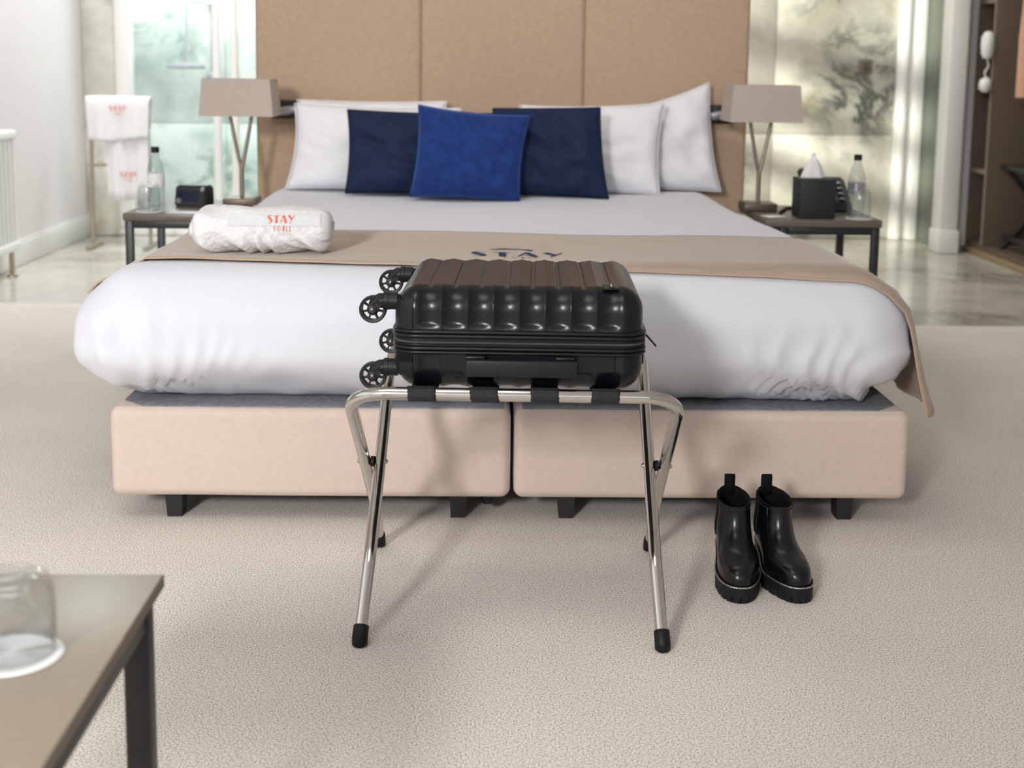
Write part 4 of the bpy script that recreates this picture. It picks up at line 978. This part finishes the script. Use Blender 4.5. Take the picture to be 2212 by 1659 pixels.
# carry handle
hd_ = bmesh.new(); addbox(hd_, (-0.0925, -0.2255, 0.0330), (0.1035, -0.2115, 0.0630), 0.003, 3)
hdo = bmobj('carry_handle', hd_, 'abs_matte', sc)
for x in (-0.080, 0.078): box('handle_lug', (x-0.014, -0.2125, 0.0610), (x+0.022, -0.189, 0.0680), 'abs_band', hdo, 0.003, 3)
box('handle_mount', (-0.090, -0.2120, 0.038), (-0.060, -0.190, 0.060), 'abs_band', hdo, 0.002); box('handle_mount', (0.070, -0.2120, 0.038), (0.100, -0.190, 0.060), 'abs_band', hdo, 0.002)
# badge on the lid
bd = box('badge', (0.1475, -0.176, SH-0.0042), (0.1745, -0.128, SH-0.0014), 'abs_band', sc, 0.0008, 2)
box('badge_plate', (0.1585, -0.174, SH-0.0020), (0.1665, -0.130, SH-0.0002), 'rubber', bd, 0.0006, 2)
for k, (w_, g_) in enumerate(((0.0044, 0.0040), (0.0036, 0.0022), (0.0036, 0.0024), (0.0034, 0.0018), (0.0036, 0.0026), (0.0036, 0.0018), (0.0036, 0.0024), (0.0034, 0.0018))):
    y = -0.1655+0.0042*k; box('badge_mark', (0.1625-w_/2, y, SH-0.0004), (0.1625+w_/2, y+g_, SH+0.0003), 'steel', bd, 0.0002, 1)
# four spinner wheels
def spinner(y, z, first=None):
    w = bpy.data.objects.new('spinner_wheel', None)
    g = bmesh.new()
    def lat(bm, prof, axis, c, n=24):
        vs = []
        for (r, h) in prof:
            ring = []
            for k in range(n):
                a = 2*pi*k/n
                p = Vector((h, r*cos(a), r*sin(a))) if axis == 'x' else Vector((r*cos(a), h, r*sin(a)))
                ring.append(bm.verts.new(p+Vector(c)))
            vs.append(ring)
        for i in range(len(vs)-1):
            for k in range(n): bm.faces.new((vs[i][k], vs[i][(k+1) % n], vs[i+1][(k+1) % n], vs[i+1][k]))
        for ring in (vs[0], vs[-1]):
            if (ring[0].co-ring[n//2].co).length > 1e-5: bm.faces.new(ring)
    C0 = Vector((-HX, y, z))
    # housing: mounting collar, neck and swept fork root
    lat(g, [(0.0155, 0.006), (0.0155, -0.010), (0.0165, -0.0105), (0.0165, -0.0185), (0.0155, -0.0195), (0.0142, -0.020)], 'x', C0)
    hs = bmobj('wheel_housing', g, 'abs_matte', sc)
    vs, fs = tube_geo([C0+Vector(p) for p in ((-0.016, 0, 0.0), (-0.026, 0, 0.0), (-0.034, 0, -0.003), (-0.040, 0, -0.010))], [0.0138, 0.0136, 0.0118, 0.0085], 18); mesh('neck', vs, fs, 'abs_matte', hs)
    WC = C0+Vector((-0.0385, 0, -0.0155))
    for s in (-1, 1):      # fork arms either side of the wheel
        yy = s*0.0105; P = []
        a0 = Vector((-0.022, 0, 0.010)); 
        up_ = [Vector((-0.020, 0, 0.012)), Vector((-0.030, 0, 0.0105)), Vector((-0.044, 0, -0.006)), Vector((-0.0475, 0, -0.0155)), Vector((-0.0440, 0, -0.0235)), Vector((-0.0345, 0, -0.0240)), Vector((-0.0290, 0, -0.0150)), Vector((-0.0200, 0, -0.006))]
        n = len(up_); vv = [C0+p+Vector((0, yy-0.0018, 0)) for p in up_]+[C0+p+Vector((0, yy+0.0018, 0)) for p in up_]
        bm = bmesh.new(); bv_ = [bm.verts.new(v) for v in vv]
        bm.faces.new(bv_[:n][::-1]); bm.faces.new(bv_[n:])
        for i in range(n): bm.faces.new((bv_[i], bv_[(i+1) % n], bv_[n+(i+1) % n], bv_[n+i]))
        bmesh.ops.bevel(bm, geom=bm.edges[:], offset=0.0011, segments=2, affect='EDGES')
        bmobj('fork_arm', bm, 'wheel', hs)
        # raised rib on the arm
        vs, fs = tube_geo([C0+Vector((-0.024, s*0.0125, 0.0065)), C0+Vector((-0.0405, s*0.0125, -0.0075))], [0.0022, 0.0016], 8); mesh('arm_rib', vs, fs, 'abs_matte', hs)
        g2 = bmesh.new(); lat(g2, [(0.0085, s*0.0120), (0.0085, s*0.0132), (0.0072, s*0.0138)], 'y', WC, 20); bmobj('hub_boss', g2, 'abs_matte', hs)
        g2 = bmesh.new(); lat(g2, [(0.0050, s*0.0135), (0.0050, s*0.0145), (0.0034, s*0.0155), (0.0, s*0.0157)], 'y', WC, 18); bmobj('axle_bolt', g2, 'bolt', hs)
    g3 = bmesh.new()
    ro, ri = 0.0245, 0.0186
    prof = [(ri, -0.0075), (ro-0.002, -0.0082), (ro, -0.0060), (ro, 0.0060), (ro-0.002, 0.0082), (ri, 0.0075), (ri-0.0004, 0.0), (ri, -0.0075)]
    n = 40; rings = []
    for (r, h) in prof[:-1]: rings.append([g3.verts.new(WC+Vector((r*cos(2*pi*k/n), h, r*sin(2*pi*k/n)))) for k in range(n)])
    for i in range(len(rings)):
        for k in range(n): g3.faces.new((rings[i][k], rings[i][(k+1) % n], rings[(i+1) % len(rings)][(k+1) % n], rings[(i+1) % len(rings)][k]))
    wt = bmobj('wheel', g3, 'wheel', hs)
    g4 = bmesh.new(); lat(g4, [(0.0, -0.0080), (0.0098, -0.0080), (0.0105, -0.006), (0.0105, 0.006), (0.0098, 0.0080), (0.0, 0.0080)], 'y', WC, 24)
    for k in range(7):
        addbox(g4, (0.0095, -0.0045, -0.0016), (0.0195, 0.0045, 0.0016), 0.0004, 1, Matrix.Translation(WC) @ Matrix.Rotation(2*pi*k/7+0.2, 4, 'Y'))
    bmobj('spokes', g4, 'wheel', hs)
    bpy.data.objects.remove(w)
for y in (-0.152, 0.152):
    for z in (0.1535, 0.0325): spinner(y, z)

# ================================================================== boots
def boot(label, loc, rz, side):
    t = thing('ankle_boot', label, 'boot', loc, radians(rz), 'pair of black ankle boots')
    ys = [(0.028, -0.124, 0.112, 0.0425), (0.040, -0.1245, 0.115, 0.0435), (0.053, -0.122, 0.116, 0.0432), (0.060, -0.116, 0.117, 0.0428), (0.066, -0.107, 0.117, 0.0420), (0.070, -0.094, 0.117, 0.0410),
          (0.075, -0.076, 0.117, 0.0395), (0.081, -0.060, 0.117, 0.0380), (0.088, -0.046, 0.116, 0.0368), (0.096, -0.035, 0.115, 0.0358), (0.106, -0.025, 0.113, 0.0348), (0.118, -0.018, 0.110, 0.0338), (0.132, -0.013, 0.107, 0.0330), (0.148, -0.011, 0.105, 0.0328), (0.163, -0.011, 0.104, 0.0330)]
    zb = lambda y: 0.0265+0.0255*sstep(-0.05, 0.065, y)
    def wf(y, k):       # plan shape of the foot: ball wide, waist and heel narrower; fades out up the shaft
        a = 1-0.24*sstep(-0.05, 0.03, y)+0.02*sstep(0.05, 0.09, y); return a*(1-k)+1.0*k
    def ringpt(i, phi, off=0.0, zadd=0.0):
        z, yf, yb, hw = ys[i]; ym = (yf*0.52+yb*0.48); c = cos(phi); s = sin(phi)
        y = ym+(ym-yf+off)*c*(1 if c < 0 else 0)+(yb-ym+off)*c*(1 if c >= 0 else 0)
        k = sstep(0.045, 0.10, z); e = 0.80 if z < 0.07 else 0.92
        x = (hw*wf(y, k)+off)*math.copysign(abs(s)**e, s)
        x += side*0.007*sstep(-0.02, -0.12, y)*(1-k)*1.0
        zz = max(z, zb(y)+0.0008*i)
        if i == len(ys)-1: zz = z+0.006*c-0.004*abs(s)
        elif i == len(ys)-2: zz = z+0.003*c
        # creases over the vamp
        zz += 0.0016*sin((y+0.05)*210)*sstep(-0.085, -0.06, y)*sstep(-0.02, -0.045, y)*(1 if 4 <= i <= 8 else 0)
        return Vector((x, y, zz+zadd))
    NP_ = 64; vs = []; n = len(ys)
    for i in range(n):
        for j in range(NP_): vs.append(ringpt(i, 2*pi*j/NP_))
    fs = [(i*NP_+j, i*NP_+(j+1) % NP_, (i+1)*NP_+(j+1) % NP_, (i+1)*NP_+j) for i in range(n-1) for j in range(NP_)]
    o = mesh('leather_upper', vs, fs, 'leather', t, angle=None)
    sb = o.modifiers.new('sub', 'SUBSURF'); sb.levels = 1; sb.render_levels = 1
    # lining: down inside the shaft
    vs = []
    inner = [(n-1, 0.0, 0.0), (n-1, -0.0030, 0.0005), (n-2, -0.0040, 0.0), (n-3, -0.0045, 0), (n-4, -0.005, 0), (n-5, -0.006, 0), (n-6, -0.008, -0.004)]
    for (i, off, za) in inner:
        for j in range(NP_): vs.append(ringpt(i, 2*pi*j/NP_, off, za))
    fs = [(i*NP_+j, i*NP_+(j+1) % NP_, (i+1)*NP_+(j+1) % NP_, (i+1)*NP_+j) for i in range(len(inner)-1) for j in range(NP_)]+[tuple(range((len(inner)-1)*NP_, len(inner)*NP_))]
    mesh('lining', vs, fs, 'leather_matte', t, angle=None)
    tube('collar_stitching', [ringpt(n-1, 2*pi*j/NP_, 0.0006, -0.006) for j in range(NP_+1)], 0.0007, 'stitch', t, 6)
    # elastic side gores and the seams beside them
    for s_ in (-1, 1):
        gv = []
        for i in range(7, n):
            for k in range(9):
                wdt = 0.55*(i-6)/(n-7)*0.5+0.12; ph = s_*(pi/2-0.30+(-wdt+2*wdt*k/8)); gv.append(ringpt(i, ph, 0.0012))
        mesh('elastic_gore', gv, grid_faces(n-7, 9), 'leather_matte', t, angle=None)
        for e_ in (0, 8): tube('gore_seam', [gv[r*9+e_] for r in range(n-7)], 0.0008, 'stitch', t, 6)
    # pull tab at the heel
    pt = ringpt(n-1, 0.0)
    prof = [(0.0015, -0.030), (0.0028, 0.0), (0.0020, 0.018), (0.0, 0.0215), (-0.0045, 0.0215), (-0.0065, 0.018), (-0.0060, -0.002), (-0.0055, -0.022)]
    vs = [(xx, pt.y+a, pt.z+b_) for xx in (-0.0105, -0.0035, 0.0035, 0.0105) for (a, b_) in prof]
    o = mesh('pull_tab', vs, grid_faces(4, len(prof)), 'leather_matte', t, angle=None); sd = o.modifiers.new('thick', 'SOLIDIFY'); sd.thickness = 0.002; sd.offset = 0
    # sole with cut lugs
    NO = 132
    out = [ringpt(0, 2*pi*j/NO, 0.0042) for j in range(NO)]
    rows = []
    ball = lambda p: p.y < 0.006
    def row(fz, inset):
        r = []
        for j, p in enumerate(out):
            c = Vector((p.x, p.y, 0)); nb = Vector((out[(j+1) % NO].y-out[j-1].y, -(out[(j+1) % NO].x-out[j-1].x), 0)).normalized()
            r.append(c-nb*(-inset if nb.dot(c-Vector((0, 0, 0))) < 0 else inset)*1.0+Vector((0, 0, fz(j, p))))
        return r
    top = lambda j, p: zb(p.y)+0.0045
    def bot(j, p): return 0.0005 if ball(p) else zb(p.y)-0.013
    def lug(j, p): return 0.0125 if (ball(p) and j % 6 in (0,)) else bot(j, p)
    def mid(j, p): return min(0.0130, zb(p.y)) if ball(p) else zb(p.y)-0.008
    def insj(v): return v
    R0 = [Vector((p.x, p.y, top(j, p))) for j, p in enumerate(out)]
    R1 = [Vector((p.x, p.y, mid(j, p)+0.001)) for j, p in enumerate(out)]
    R2 = [Vector((p.x*(0.93 if (ball(p) and j % 6 == 0) else 1), p.y*(0.97 if (ball(p) and j % 6 == 0) else 1), mid(j, p))) for j, p in enumerate(out)]
    R3 = [Vector((p.x*(0.93 if (ball(p) and j % 6 == 0) else 0.99), p.y*(0.97 if (ball(p) and j % 6 == 0) else 0.995), bot(j, p))) for j, p in enumerate(out)]
    vs = R0+R1+R2+R3
    fs = [(r*NO+j, r*NO+(j+1) % NO, (r+1)*NO+(j+1) % NO, (r+1)*NO+j) for r in range(3) for j in range(NO)]
    def cap(st, zoff=0):   # close a ring across its width, pairing left and right points
        q = []
        for k in range(NO//2-1):
            a, b_ = st+k, st+(k+1); c, d = st+(NO-k-1) % NO, st+(NO-k) % NO
            q.append((a, b_, c, d) if k > 0 else (st, b_, c))
        q.append((st+NO//2-1, st+NO//2, st+NO//2+1)); return q
    fs += cap(0)+cap(3*NO)
    mesh('sole', vs, fs, 'sole', t, smooth=False)
    # stacked block heel
    hv = []; J = [j for j in range(NO) if out[j].y > 0.044]
    J = sorted(J, key=lambda j: ((j+NO//2) % NO)); H = [out[j] for j in J]
    for (z_, k) in ((None, 1.0), (0.014, 0.97), (0.013, 0.95), (0.001, 0.965)):
        for q_, p in enumerate(H):
            nz = 0.93 if (z_ in (0.013, 0.001) and q_ % 5 == 2) else 1
            hv.append(Vector((p.x*k*nz, 0.044+(p.y-0.044)*(1 if z_ is None else k), (zb(p.y)-0.005) if z_ is None else z_)))
    nh = len(H); fs = [(r*nh+j, r*nh+(j+1) % nh, (r+1)*nh+(j+1) % nh, (r+1)*nh+j) for r in range(3) for j in range(nh)]+[tuple(range(nh)), tuple(range(3*nh, 4*nh))[::-1]]
    mesh('heel', hv, fs, 'sole', t, smooth=False)
    wl = tube('chain_welt', [p+Vector((0, 0, zb(p.y)-p.z+0.0056)) for p in out+[out[0]]], 0.0019, 'chain', t, 8)
    if side > 0:     # zip with its pull on the inner side
        zpth = [ringpt(i, -pi/2-0.75, 0.0016) for i in range(7, n)]
        tube('side_zip', zpth, 0.0014, 'leather_matte', t, 8)
        p = zpth[-1]; box('zip_pull', (p.x-0.002, p.y-0.003, p.z-0.022), (p.x, p.y+0.003, p.z-0.004), 'bolt', t, 0.0008)
    return t
boot('black leather ankle boot on the left of the pair, nearer the rack', (0.4500, 2.615, 0), -1.5, -1)
boot('black leather ankle boot on the right of the pair, toe turned out', (0.5395, 2.615, 0), 5.0, 1)
